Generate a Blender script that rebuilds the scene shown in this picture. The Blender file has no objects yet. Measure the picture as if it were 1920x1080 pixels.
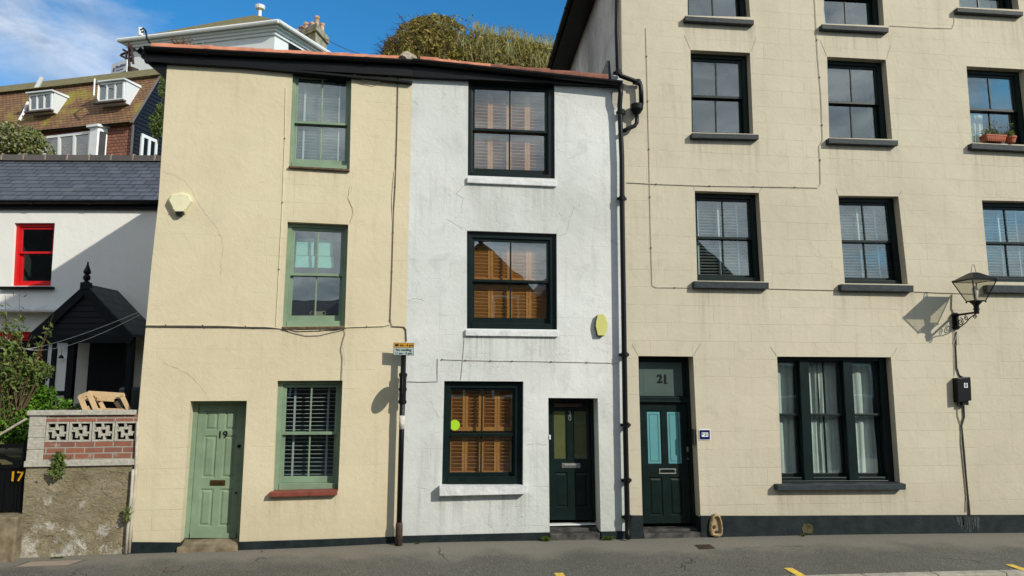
import bpy, math, random
from math import radians as R, sin, cos, tan, pi
from mathutils import Vector, Matrix
from mathutils.geometry import tessellate_polygon
random.seed(7)
sc = bpy.context.scene
COL = sc.collection

# ------------------------------------------------------------------ camera
FPX = 1330.0                      # focal length in photo pixels (1920 wide)
YAW, PITCH, ROLL = R(7.2), R(7.0), R(0.3)
ZC = 2.28                         # camera height above the foot of the terrace
D = 10.3                          # distance to the terrace
fw_ = Vector((sin(YAW)*cos(PITCH), cos(YAW)*cos(PITCH), sin(PITCH)))
r0_ = Vector((cos(YAW), -sin(YAW), 0))
u0_ = r0_.cross(fw_)
rt_ = r0_*cos(ROLL) + u0_*sin(ROLL)
up_ = -r0_*sin(ROLL) + u0_*cos(ROLL)
CAM = Vector((0, 0, ZC))
cd = bpy.data.cameras.new('camera'); cam = bpy.data.objects.new('camera', cd); COL.objects.link(cam)
cd.sensor_width = 36; cd.lens = FPX/1920*36; cd.clip_end = 2000; cd.clip_start = .05
m3 = Matrix((rt_, up_, -fw_)).transposed()
cam.matrix_world = Matrix.Translation(CAM) @ m3.to_4x4()
sc.camera = cam

def ray(px, py):                  # direction in which a point of the photograph lies
    return fw_ + rt_*((px-960)/FPX) - up_*((py-540)/FPX)

# ------------------------------------------------------------------ light
SUN = Vector((-.50, .50, -.41)).normalized()     # direction the light travels
sun_el = math.asin(-SUN.z)
ld = bpy.data.lights.new('sun', 'SUN'); ld.energy = 4.0; ld.angle = R(.55); ld.color = (1, .93, .80)
so = bpy.data.objects.new('sun', ld); COL.objects.link(so)
so.rotation_euler = SUN.to_track_quat('-Z', 'Y').to_euler(); so.location = (20, -20, 20)
w = bpy.data.worlds.new('World'); sc.world = w; w.use_nodes = True
nt = w.node_tree; nt.nodes.clear()
def N(nt, t, **k):
    n = nt.nodes.new(t)
    for a, b in k.items():
        if a == 'i':
            for q, v in b.items(): n.inputs[q].default_value = v
        else: setattr(n, a, b)
    return n
sky = N(nt, 'ShaderNodeTexSky', sky_type='NISHITA', sun_disc=False, sun_elevation=sun_el, air_density=1.0, dust_density=.25, ozone_density=2.6, altitude=50)
sky.sun_rotation = math.atan2(-SUN.x, -SUN.y)
hs = N(nt, 'ShaderNodeHueSaturation', i={'Saturation': 1.0, 'Value': 1.0, 'Hue': .5})
sm = N(nt, 'ShaderNodeMixRGB', blend_type='MULTIPLY'); sm.inputs[0].default_value = 1; sm.inputs[2].default_value = (.27, .90, 1.20, 1)
nt.links.new(sky.outputs[0], sm.inputs[1]); nt.links.new(sm.outputs[0], hs.inputs['Color'])
tc = N(nt, 'ShaderNodeTexCoord')
mp = N(nt, 'ShaderNodeMapping'); mp.inputs['Scale'].default_value = (1, 1, 2.6); mp.inputs['Location'].default_value = (.3, .1, .2)
nt.links.new(tc.outputs['Generated'], mp.inputs[0])
nz = N(nt, 'ShaderNodeTexNoise', i={'Scale': 2.3, 'Detail': 9, 'Roughness': .56, 'Distortion': .35})
nt.links.new(mp.outputs[0], nz.inputs['Vector'])
# more cloud towards the street's left (west) and over the sunny side
sep = N(nt, 'ShaderNodeSeparateXYZ'); nt.links.new(tc.outputs['Generated'], sep.inputs[0])
a9 = N(nt, 'ShaderNodeMath', operation='MINIMUM', i={1: 0}); nt.links.new(sep.outputs[0], a9.inputs[0])
a1 = N(nt, 'ShaderNodeMath', operation='MULTIPLY_ADD', i={1: -.52, 2: -.135}); nt.links.new(a9.outputs[0], a1.inputs[0])
a0 = N(nt, 'ShaderNodeMath', operation='MINIMUM', i={1: 0}); nt.links.new(sep.outputs[1], a0.inputs[0])
a2 = N(nt, 'ShaderNodeMath', operation='MULTIPLY_ADD', i={1: -.46, 2: .0}); nt.links.new(a0.outputs[0], a2.inputs[0])
a3 = N(nt, 'ShaderNodeMath', operation='ADD'); nt.links.new(a1.outputs[0], a3.inputs[0]); nt.links.new(a2.outputs[0], a3.inputs[1])
a4 = N(nt, 'ShaderNodeMath', operation='ADD'); nt.links.new(a3.outputs[0], a4.inputs[0]); nt.links.new(nz.outputs[0], a4.inputs[1])
mr = N(nt, 'ShaderNodeMapRange', i={1: .495, 2: .72, 3: 0, 4: .9}); nt.links.new(a4.outputs[0], mr.inputs[0])
nz2 = N(nt, 'ShaderNodeTexNoise', i={'Scale': 5.5, 'Detail': 8, 'Roughness': .6, 'Distortion': 1.2}); nt.links.new(mp.outputs[0], nz2.inputs['Vector'])
m2 = N(nt, 'ShaderNodeMapRange', i={1: .34, 2: .64}); nt.links.new(nz2.outputs[0], m2.inputs[0])
cc_ = N(nt, 'ShaderNodeMixRGB'); cc_.inputs[1].default_value = (3.1, 3.3, 3.6, 1); cc_.inputs[2].default_value = (7.4, 7.4, 7.4, 1); nt.links.new(m2.outputs[0], cc_.inputs[0])
cm = N(nt, 'ShaderNodeMixRGB'); nt.links.new(cc_.outputs[0], cm.inputs[2])
nt.links.new(mr.outputs[0], cm.inputs[0]); nt.links.new(hs.outputs[0], cm.inputs[1])
bg = N(nt, 'ShaderNodeBackground'); bg.inputs[1].default_value = .14
nt.links.new(cm.outputs[0], bg.inputs[0])
wo = N(nt, 'ShaderNodeOutputWorld'); nt.links.new(bg.outputs[0], wo.inputs[0])
vs = sc.view_settings; vs.view_transform = 'Standard'; vs.look = 'None'; vs.gamma = 1; vs.exposure = 0; vs.use_curve_mapping = False
sc.render.engine = 'CYCLES'; sc.cycles.max_bounces = 8; sc.cycles.transparent_max_bounces = 24; sc.cycles.use_denoising = True
sc.cycles.caustics_reflective = False; sc.cycles.caustics_refractive = False

# ------------------------------------------------------------------ materials
def base_mat(name):
    m = bpy.data.materials.new(name); m.use_nodes = True
    t = m.node_tree; t.nodes.clear()
    o = N(t, 'ShaderNodeOutputMaterial'); b = N(t, 'ShaderNodeBsdfPrincipled')
    t.links.new(b.outputs[0], o.inputs[0])
    return m, t, b, o
def mixc(t, fac, c1, c2, mode='MIX', f=None):
    n = N(t, 'ShaderNodeMixRGB', blend_type=mode)
    for q, v in ((0, fac), (1, c1), (2, c2)):
        if hasattr(v, 'links'): t.links.new(v, n.inputs[q])
        elif isinstance(v, (int, float)): n.inputs[q].default_value = v
        else: n.inputs[q].default_value = (*v, 1)
    return n.outputs[0]
def noise(t, vec, scale, detail=4, rough=.5, dist=0):
    n = N(t, 'ShaderNodeTexNoise', i={'Scale': scale, 'Detail': detail, 'Roughness': rough, 'Distortion': dist})
    if vec is not None: t.links.new(vec, n.inputs['Vector'])
    return n.outputs[0]
def rng(t, v, a, b, c=0, d=1):
    n = N(t, 'ShaderNodeMapRange', i={1: a, 2: b, 3: c, 4: d}); t.links.new(v, n.inputs[0]); return n.outputs[0]
def mth(t, op, a, b=0.0):
    n = N(t, 'ShaderNodeMath', operation=op)
    for q, v in ((0, a), (1, b)):
        if hasattr(v, 'links'): t.links.new(v, n.inputs[q])
        else: n.inputs[q].default_value = v
    return n.outputs[0]
def bump(t, b, layers):
    prev = None
    for h, s, d in layers:
        n = N(t, 'ShaderNodeBump', i={'Strength': s, 'Distance': d}); t.links.new(h, n.inputs['Height'])
        if prev: t.links.new(prev, n.inputs['Normal'])
        prev = n.outputs[0]
    t.links.new(prev, b.inputs['Normal'])
def ocoord(t): return N(t, 'ShaderNodeTexCoord').outputs['Object']
def scal(c, k): return tuple(min(1, x*k) for x in c)
def plain(name, c, rough=.5, var=.12, vs_=6, bs=40, bst=.15, bd=.004, metal=0, spec=.5, c2=None):
    if max(c) < .05: spec = min(spec, .22)
    m, t, b, o = base_mat(name); v = ocoord(t)
    n1 = noise(t, v, vs_, 5, .6)
    t.links.new(mixc(t, rng(t, n1, .35, .65), scal(c, 1-var), c2 or scal(c, 1+var)), b.inputs['Base Color'])
    b.inputs['Roughness'].default_value = rough; b.inputs['Metallic'].default_value = metal
    b.inputs['Specular IOR Level'].default_value = spec
    if bst: bump(t, b, [(noise(t, v, bs, 4, .6), bst, bd)])
    return m
def stucco(name, c, stain, bw=.62, bh=.268, joint=.5, jmask=(.35, .5), grime=.35, rough=.85, crack=0, rough_amp=1., shift=0, cool=None):
    """painted render with scored block joints, old patches, stains and cracks"""
    m, t, b, o = base_mat(name); v = ocoord(t)
    s = N(t, 'ShaderNodeSeparateXYZ'); t.links.new(v, s.inputs[0])
    cx = N(t, 'ShaderNodeCombineXYZ')
    xs = mth(t, 'ADD', s.outputs[0], s.outputs[1]); t.links.new(xs, cx.inputs[0])
    zs = mth(t, 'ADD', s.outputs[2], shift); t.links.new(zs, cx.inputs[1])
    # slight wander of the joints
    wn = N(t, 'ShaderNodeTexNoise', i={'Scale': 1.7, 'Detail': 4}); t.links.new(v, wn.inputs['Vector'])
    wa = N(t, 'ShaderNodeVectorMath', operation='MULTIPLY_ADD'); t.links.new(wn.outputs['Color'], wa.inputs[0])
    wa.inputs[1].default_value = (.06, .035, 0); t.links.new(cx.outputs[0], wa.inputs[2])
    br = N(t, 'ShaderNodeTexBrick', i={'Scale': 1, 'Mortar Size': .0045, 'Mortar Smooth': .6, 'Brick Width': bw, 'Row Height': bh, 'Bias': 0})
    br.offset = .42; br.offset_frequency = 2; br.squash = .82; br.squash_frequency = 3
    br.inputs['Color1'].default_value = (1, 1, 1, 1); br.inputs['Color2'].default_value = (.93, .93, .93, 1); br.inputs['Mortar'].default_value = (.965, .965, .965, 1)
    t.links.new(wa.outputs[0], br.inputs['Vector'])
    jm = mth(t, 'MULTIPLY', br.outputs['Fac'], rng(t, noise(t, v, .9, 3, .6), jmask[0], jmask[1]))
    big = noise(t, v, .55, 6, .62, .4); med = noise(t, v, 3.2, 6, .65, .5); fine = noise(t, v, 38, 5, .7)
    col = mixc(t, rng(t, big, .33, .68), c, stain)
    col = mixc(t, rng(t, noise(t, v, .9, 3, .5, 1), .45, .7, 0, .35), col, (c[0]*.93, c[1]*1.0, c[2]*.98))
    col = mixc(t, .35, col, br.outputs['Color'], 'MULTIPLY')
    col = mixc(t, mth(t, 'MULTIPLY', rng(t, med, .55, .8), grime), col, scal(stain, .72))
    # rain streaks: noise stretched down the wall
    mpn = N(t, 'ShaderNodeMapping'); mpn.inputs['Scale'].default_value = (7, 7, .55); t.links.new(v, mpn.inputs[0])
    stn = noise(t, mpn.outputs[0], 1.0, 5, .6)
    col = mixc(t, mth(t, 'MULTIPLY', rng(t, stn, .56, .78), grime*.8), col, scal(stain, .62))
    dots = N(t, 'ShaderNodeTexVoronoi', i={'Scale': 5.5}); t.links.new(v, dots.inputs['Vector'])
    dm = mth(t, 'LESS_THAN', dots.outputs['Distance'], .035)
    dm = mth(t, 'MULTIPLY', dm, mth(t, 'GREATER_THAN', med, .53))
    col = mixc(t, mth(t, 'MULTIPLY', dm, .6), col, scal(stain, .35))
    col = mixc(t, mth(t, 'MULTIPLY', jm, joint), col, scal(stain, .40))
    # dampness and dirt splashed up from the pavement
    low = mth(t, 'ADD', s.outputs[2], rng(t, med, .3, .7, -.25, .25))
    col = mixc(t, rng(t, low, .75, .05, 0, .30), col, scal(stain, .6))
    patchy = mth(t, 'MULTIPLY', fine, rng(t, noise(t, v, 1.7, 3, .5), .35, .65, .25, 1.3)); fine = patchy
    lay = [(med, .32*rough_amp, .05), (fine, .22*rough_amp, .012), (noise(t, v, 11, 5, .6, .8), .30*rough_amp, .03), (mth(t, 'MULTIPLY', jm, -1), .5, .008)]
    if crack:
        wv = N(t, 'ShaderNodeTexNoise', i={'Scale': 3.5, 'Detail': 6, 'Roughness': .7}); t.links.new(v, wv.inputs['Vector'])
        va = N(t, 'ShaderNodeVectorMath', operation='MULTIPLY_ADD'); t.links.new(wv.outputs['Color'], va.inputs[0])
        va.inputs[1].default_value = (.35, .35, .35); t.links.new(v, va.inputs[2])
        vo = N(t, 'ShaderNodeTexVoronoi', feature='DISTANCE_TO_EDGE', i={'Scale': 1.15}); t.links.new(va.outputs[0], vo.inputs['Vector'])
        cr = rng(t, vo.outputs['Distance'], .002, .010, 1, 0)
        cr = mth(t, 'MULTIPLY', cr, rng(t, noise(t, v, 1.3, 3), .50, .58))
        col = mixc(t, mth(t, 'MULTIPLY', cr, crack), col, scal(stain, .35))
        lay.append((mth(t, 'MULTIPLY', cr, -1), min(.6, crack*2), .008))
    t.links.new(col, b.inputs['Base Color']); b.inputs['Roughness'].default_value = rough
    b.inputs['Specular IOR Level'].default_value = .25
    bump(t, b, lay)
    return m
def bricky(name, c1, c2, mortar, bw, bh, ms=.01, axis='xz', rough=.85, moss=None, msc=1.2, mth_=(.5, .6), bd=.01, offset=.5, tile=False):
    m, t, b, o = base_mat(name); v = ocoord(t)
    s = N(t, 'ShaderNodeSeparateXYZ'); t.links.new(v, s.inputs[0])
    cx = N(t, 'ShaderNodeCombineXYZ')
    t.links.new(s.outputs[0], cx.inputs[0]) if axis[0] == 'x' else t.links.new(s.outputs[1], cx.inputs[0])
    zz = s.outputs[2]
    t.links.new(zz, cx.inputs[1])
    wn = N(t, 'ShaderNodeTexNoise', i={'Scale': 4, 'Detail': 3}); t.links.new(v, wn.inputs['Vector'])
    wa = N(t, 'ShaderNodeVectorMath', operation='MULTIPLY_ADD'); t.links.new(wn.outputs['Color'], wa.inputs[0])
    wa.inputs[1].default_value = (.02, .014, 0); t.links.new(cx.outputs[0], wa.inputs[2])
    br = N(t, 'ShaderNodeTexBrick', i={'Scale': 1, 'Mortar Size': ms, 'Mortar Smooth': .2, 'Brick Width': bw, 'Row Height': bh, 'Bias': 0})
    br.offset = offset
    br.inputs['Color1'].default_value = (*c1, 1); br.inputs['Color2'].default_value = (*c2, 1); br.inputs['Mortar'].default_value = (*mortar, 1)
    t.links.new(wa.outputs[0], br.inputs['Vector'])
    med = noise(t, v, 5, 5, .65)
    col = mixc(t, .55, br.outputs['Color'], mixc(t, rng(t, med, .3, .7), (.55, .55, .55), (1, 1, 1)), 'MULTIPLY')
    if moss: col = mixc(t, rng(t, noise(t, v, msc, 5, .65), *mth_), col, moss)
    t.links.new(col, b.inputs['Base Color']); b.inputs['Roughness'].default_value = rough
    lay = [(noise(t, v, 45, 4, .6), .3, .006), (mth(t, 'MULTIPLY', br.outputs['Fac'], -1), .9, bd)]
    if tile:
        fr = mth(t, 'FRACT', mth(t, 'DIVIDE', zz, bh)); lay.append((mth(t, 'MULTIPLY', fr, -1), .9, tile))
    bump(t, b, lay)
    return m
def drips(m, rects, col=(.20, .19, .15), k=.55, length=1.0):
    """dirt washed down the wall from the ends and undersides of sills"""
    t = m.node_tree; b = next(n for n in t.nodes if n.type == 'BSDF_PRINCIPLED'); src = b.inputs['Base Color'].links[0].from_socket
    v = ocoord(t); s = N(t, 'ShaderNodeSeparateXYZ'); t.links.new(v, s.inputs[0])
    mpn = N(t, 'ShaderNodeMapping'); mpn.inputs['Scale'].default_value = (16, 16, .7); t.links.new(v, mpn.inputs[0])
    st = rng(t, noise(t, mpn.outputs[0], 1.0, 4, .6), .42, .68); acc = None
    for x0, x1, z in rects:
        cx, hw = (x0+x1)/2, (x1-x0)/2
        d = mth(t, 'ABSOLUTE', mth(t, 'SUBTRACT', s.outputs[0], cx))
        f = mth(t, 'MULTIPLY', rng(t, d, hw-.02, hw+.05, 1, 0), rng(t, d, 0, hw, .35, 1))
        g = mth(t, 'MULTIPLY', rng(t, s.outputs[2], z-length, z, 0, 1), mth(t, 'LESS_THAN', s.outputs[2], z+.01))
        g = mth(t, 'MULTIPLY', mth(t, 'MULTIPLY', g, g), f)
        acc = g if acc is None else mth(t, 'MAXIMUM', acc, g)
    out = mixc(t, mth(t, 'MULTIPLY', mth(t, 'MULTIPLY', acc, st), k), src, col)
    t.links.new(out, b.inputs['Base Color'])
def mould(m, k=.5, col=(.10, .10, .085)):
    """speckled black mould gathering in patches"""
    t = m.node_tree; b = next(n for n in t.nodes if n.type == 'BSDF_PRINCIPLED'); src = b.inputs['Base Color'].links[0].from_socket
    v = ocoord(t); f = mth(t, 'MULTIPLY', rng(t, noise(t, v, 26, 6, .8), .54, .66), rng(t, noise(t, v, 1.1, 4, .6, .6), .52, .68))
    t.links.new(mixc(t, mth(t, 'MULTIPLY', f, k), src, col), b.inputs['Base Color'])
def glassmat(name, tint=(.90, .95, .93), refl=.17, rough=.0):
    m, t, b, o = base_mat(name); t.nodes.remove(b)
    v = ocoord(t)
    g = N(t, 'ShaderNodeBsdfGlossy', i={'Roughness': rough}); g.inputs['Color'].default_value = (.95, 1, 1, 1)
    tr = N(t, 'ShaderNodeBsdfTransparent'); tr.inputs[0].default_value = (*tint, 1)
    fr = N(t, 'ShaderNodeFresnel'); gb = N(t, 'ShaderNodeNewGeometry'); t.links.new(rng(t, gb.outputs['Backfacing'], 0, 1, 1.52, 1/1.52), fr.inputs[0])
    bp = N(t, 'ShaderNodeBump', i={'Strength': .10, 'Distance': .02}); t.links.new(noise(t, v, 1.6, 2, .4), bp.inputs['Height'])
    t.links.new(bp.outputs[0], g.inputs['Normal'])
    f = mth(t, 'ADD', mth(t, 'MULTIPLY', fr.outputs[0], 1.1), refl-.12); 
    mx = N(t, 'ShaderNodeMixShader'); t.links.new(f, mx.inputs[0]); t.links.new(tr.outputs[0], mx.inputs[1]); t.links.new(g.outputs[0], mx.inputs[2])
    t.links.new(mx.outputs[0], o.inputs[0]); return m
def leafmat(name, cols, rough=.55):
    m, t, b, o = base_mat(name)
    oi = N(t, 'ShaderNodeNewGeometry')
    cr = N(t, 'ShaderNodeValToRGB'); e = cr.color_ramp.elements
    e[0].color = (*cols[0], 1); e[1].color = (*cols[-1], 1)
    for i, c in enumerate(cols[1:-1]):
        q = e.new((i+1)/(len(cols)-1)); q.color = (*c, 1)
    t.links.new(oi.outputs['Random Per Island'], cr.inputs[0])
    t.links.new(cr.outputs[0], b.inputs['Base Color']); b.inputs['Roughness'].default_value = rough
    b.inputs['Specular IOR Level'].default_value = .3
    tl = N(t, 'ShaderNodeBsdfTranslucent'); t.links.new(cr.outputs[0], tl.inputs[0])
    mx = N(t, 'ShaderNodeMixShader', i={0: .3}); t.links.new(b.outputs[0], mx.inputs[1]); t.links.new(tl.outputs[0], mx.inputs[2])
    t.links.new(mx.outputs[0], o.inputs[0]); return m
def wood(name, c1, c2, rough=.55, sc_=(2, 2, 30)):
    m, t, b, o = base_mat(name); v = ocoord(t)
    mpn = N(t, 'ShaderNodeMapping'); mpn.inputs['Scale'].default_value = sc_; t.links.new(v, mpn.inputs[0])
    n = noise(t, mpn.outputs[0], 1.2, 5, .6, .6)
    t.links.new(mixc(t, rng(t, n, .3, .7), c1, c2), b.inputs['Base Color']); b.inputs['Roughness'].default_value = rough
    bump(t, b, [(n, .2, .003)]); return m

M = {}
M['cream'] = stucco('cream_render', (.67, .59, .415), (.60, .52, .355), .80, .262, .14, (.50, .66), .32, crack=.05, rough_amp=.55)
M['white'] = stucco('white_render', (.735, .75, .73), (.54, .56, .53), .70, .27, .12, (.52, .66), .55, crack=.18, rough_amp=.62, shift=.1)
M['stone'] = stucco('stone_colour_render', (.61, .555, .425), (.52, .47, .36), .66, .268, .09, (.34, .56), .42, rough_amp=.5, shift=.13)
M['sidewall'] = stucco('weathered_side_render', (.74, .75, .70), (.28, .29, .26), .66, .268, .1, (.5, .6), .9, rough_amp=1)
M['cottage'] = stucco('cottage_white_render', (.84, .84, .81), (.80, .80, .77), 3, 3, 0, (.9, 1), .10, rough_amp=.45)
M['upper'] = stucco('upper_house_render', (.72, .75, .76), (.66, .70, .71), 3, 3, 0, (.9, 1), .15, rough_amp=.3)
M['plinth'] = plain('dark_plinth_paint', (.010, .018, .021), .6, .35, 5, 30, .35, .012, c2=(.016, .025, .026))
M['sage'] = plain('sage_green_paint', (.190, .270, .178), .45, .14, 3, 60, .06, .003)
M['dkgreen'] = plain('dark_green_gloss_paint', (.0045, .013, .012), .38, .2, 6, 40, .05, .002)
M['black'] = plain('black_paint', (.0035, .004, .005), .45, .2, 8, 40, .10, .003)
M['blackiron'] = plain('black_cast_iron', (.005, .006, .006), .4, .3, 20, 60, .3, .003)
M['sillgrey'] = plain('dark_grey_sill_paint', (.030, .038, .042), .6, .25, 10, 25, .4, .01)
M['whitesill'] = plain('white_sill_paint', (.66, .68, .67), .8, .12, 7, 22, .5, .02, c2=(.74, .75, .74))
M['redsill'] = plain('red_oxide_sill_paint', (.20, .050, .032), .5, .2, 10, 40, .3, .005)
M['oldsill'] = plain('lichened_brown_sill', (.10, .065, .035), .8, .4, 14, 50, .4, .006)
M['whitepaint'] = plain('white_gloss_paint', (.75, .77, .76), .4, .04, 4, 40, .05, .002)
M['red'] = plain('red_gloss_paint', (.60, .010, .012), .35, .08, 5, 40, .08, .003)
M['glass'] = glassmat('window_glass', refl=.215)
M['lampglass'] = glassmat('lantern_glass', (.80, .79, .74), .10)
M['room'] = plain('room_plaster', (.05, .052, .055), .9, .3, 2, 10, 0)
M['blindw'] = plain('white_blind_slat', (.62, .64, .65), .5, .04, 4, 40, 0)
M['shutter'] = wood('orange_pine_shutter', (.62, .225, .055), (.78, .33, .10), .45, (3, 3, 22))
M['curtain'] = plain('white_curtain_cloth', (.85, .87, .85), .9, .04, 6, 60, .1, .003)
M['roman'] = plain('pale_green_roman_blind', (.28, .62, .54), .8, .05, 6, 60, .1, .003)
M['blindy'] = plain('yellow_olive_blind', (.21, .19, .06), .6, .08, 4, 40, 0)
M['frost'] = plain('frosted_blue_green_glass', (.115, .31, .335), .25, .06, 3, 60, 0)
M['frost2'] = plain('frosted_green_glass', (.080, .115, .105), .25, .06, 3, 60, 0)
M['frostline'] = plain('etched_border', (.03, .09, .10), .4, .05, 3, 60, 0)
M['brass'] = plain('old_brass', (.16, .095, .035), .35, .3, 30, 60, .2, .002, metal=.9)
M['chrome'] = plain('dull_chrome', (.42, .42, .40), .35, .15, 20, 60, .1, .002, metal=.9)
M['clay'] = plain('orange_clay_tile', (.50, .17, .095), .75, .2, 5, 40, .25, .006, c2=(.62, .25, .14))
M['claybrown'] = plain('brown_clay_tile', (.20, .075, .045), .8, .3, 6, 40, .3, .006)
M['mortar'] = plain('ridge_mortar', (.33, .27, .20), .9, .3, 12, 40, .5, .01)
M['cable'] = plain('old_cable', (.055, .048, .04), .6, .2, 12, 40, 0)
M['cablecream'] = plain('painted_over_cable', (.68, .60, .42), .6, .1, 12, 40, 0)
M['cablegrey'] = plain('grey_cable', (.44, .40, .32), .6, .2, 12, 40, 0)
M['wirepale'] = plain('pale_wire', (.50, .52, .52), .5, .1, 12, 40, 0)
M['alarm'] = plain('cream_alarm_plastic', (.74, .70, .46), .4, .04, 5, 40, 0)
M['alarm2'] = plain('yellow_green_alarm_plastic', (.60, .60, .20), .35, .04, 5, 40, 0)
M['yellow'] = plain('yellow_road_paint', (.74, .50, .07), .7, .35, 25, 60, .3, .003)
M['signyellow'] = plain('sign_yellow', (.56, .28, .015), .4, .04, 5, 40, 0)
M['signwhite'] = plain('sign_white', (.38, .47, .45), .4, .04, 5, 40, 0)
M['text'] = plain('black_lettering', (.008, .01, .01), .5, .05, 5, 40, 0)
M['textw'] = plain('white_lettering', (.75, .77, .78), .5, .05, 5, 40, 0)
M['blue'] = plain('dark_blue_enamel', (.012, .014, .10), .2, .05, 5, 40, 0)
M['sticker'] = plain('torn_paper_sticker', (.62, .56, .45), .7, .3, 40, 60, .2, .002, c2=(.75, .73, .68))
M['rust'] = plain('rusty_iron', (.05, .028, .020), .8, .4, 20, 50, .4, .004)
M['lime'] = plain('lime_round_sticker', (.38, .66, .02), .5, .04, 5, 40, 0)
M['concrete'] = plain('kerb_concrete', (.36, .34, .27), .9, .2, 8, 60, .5, .006)
M['block'] = plain('pale_concrete_block', (.42, .40, .34), .95, .2, 25, 70, .6, .008)
M['terracotta'] = plain('terracotta', (.40, .105, .045), .7, .15, 8, 50, .2, .004)
M['stepstone'] = plain('worn_step_stone', (.20, .15, .085), .9, .35, 6, 30, .5, .01, c2=(.27, .22, .14))
M['darkstone'] = plain('dark_step_paint', (.03, .033, .034), .7, .4, 6, 30, .4, .01, c2=(.10, .095, .085))
M['sandstone'] = plain('sandstone_niche', (.36, .27, .15), .9, .25, 18, 40, .6, .01)
M['hollow'] = plain('dark_hollow', (.05, .04, .028), .95, .3, 18, 40, .6, .01)
M['mossy'] = plain('mossy_brown_stone', (.07, .06, .025), .95, .5, 20, 40, .8, .02)
M['pine'] = wood('new_pine_timber', (.52, .36, .19), (.62, .46, .27), .6, (14, 3, 3))
M['bin'] = plain('grey_green_plastic', (.06, .09, .09), .5, .1, 5, 40, 0)
M['slate'] = bricky('blue_grey_slate', (.100, .112, .138), (.066, .076, .096), (.010, .011, .014), .30, .118, .011, rough=.55, moss=(.10, .115, .11), msc=1.5, mth_=(.6, .8), bd=.006, tile=.012)
M['ridge'] = bricky('grey_ridge_tile', (.10, .09, .088), (.135, .12, .11), (.24, .23, .20), .47, 2, .012, rough=.8)
M['porchslate'] = bricky('porch_slate', (.045, .055, .055), (.030, .036, .038), (.01, .012, .012), .28, .13, .008, axis='yz', rough=.6, moss=(.06, .075, .035), mth_=(.55, .7), bd=.01, tile=.012)
M['brick'] = bricky('red_brick', (.33, .12, .07), (.235, .10, .07), (.36, .33, .27), .225, .075, .010, moss=(.38, .35, .29), msc=7, mth_=(.60, .75))
M['tilehung'] = bricky('red_tile_hanging', (.34, .135, .08), (.25, .10, .06), (.08, .04, .03), .18, .12, .012, bd=.02, tile=.03)
M['mansard'] = bricky('orange_brown_roof_tile', (.30, .155, .070), (.21, .11, .055), (.055, .035, .02), .19, .125, .012, moss=(.27, .22, .035), msc=.7, mth_=(.55, .66), bd=.02, tile=.045)
M['mossroof'] = plain('moss_covered_roof', (.17, .145, .055), .95, .35, 6, 12, .6, .05)
M['weather'] = plain('black_weatherboard', (.010, .014, .019), .6, .25, 8, 40, .2, .006)
M['weather2'] = plain('dark_blue_porch_paint', (.003, .0065, .010), .55, .2, 8, 40, .15, .004)
M['chim'] = plain('lichened_chimney_render', (.25, .235, .13), .95, .35, 3, 20, .4, .02, c2=(.42, .38, .30))
M['pot'] = plain('clay_chimney_pot', (.42, .22, .14), .85, .25, 3, 30, .2, .01, c2=(.60, .42, .30))
M['leaf'] = leafmat('garden_leaf', [(.035, .10, .008), (.10, .24, .02), (.17, .33, .03), (.06, .15, .012)])
M['leafy'] = leafmat('shrub_leaf', [(.06, .11, .02), (.14, .21, .045), (.20, .24, .07), (.10, .15, .03)])
M['leafred'] = leafmat('reddish_leaf', [(.24, .06, .02), (.17, .13, .04), (.30, .12, .04)])
M['ivy'] = leafmat('ivy_leaf', [(.16, .15, .03), (.38, .28, .06), (.17, .20, .035), (.46, .35, .10), (.09, .11, .02), (.32, .20, .07), (.24, .25, .05)])
M['reed'] = leafmat('reed_blade', [(.17, .19, .045), (.30, .27, .09), (.42, .39, .20), (.12, .16, .035)])
M['flower'] = leafmat('white_blossom', [(.36, .34, .18), (.20, .24, .05), (.14, .18, .03), (.46, .43, .28), (.09, .13, .02), (.24, .22, .06)])
M['grass'] = leafmat('weed_leaf', [(.08, .16, .02), (.16, .24, .03)])
M['twig'] = plain('twig_bark', (.11, .07, .04), .9, .2, 10, 40, 0)
M['soil'] = plain('hill_soil', (.09, .085, .035), .95, .4, 1.5, 20, .4, .05)
M['tree_opp'] = plain('opposite_brick', (.09, .065, .05), .9, .2, 3, 20, .2, .01)

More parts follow.
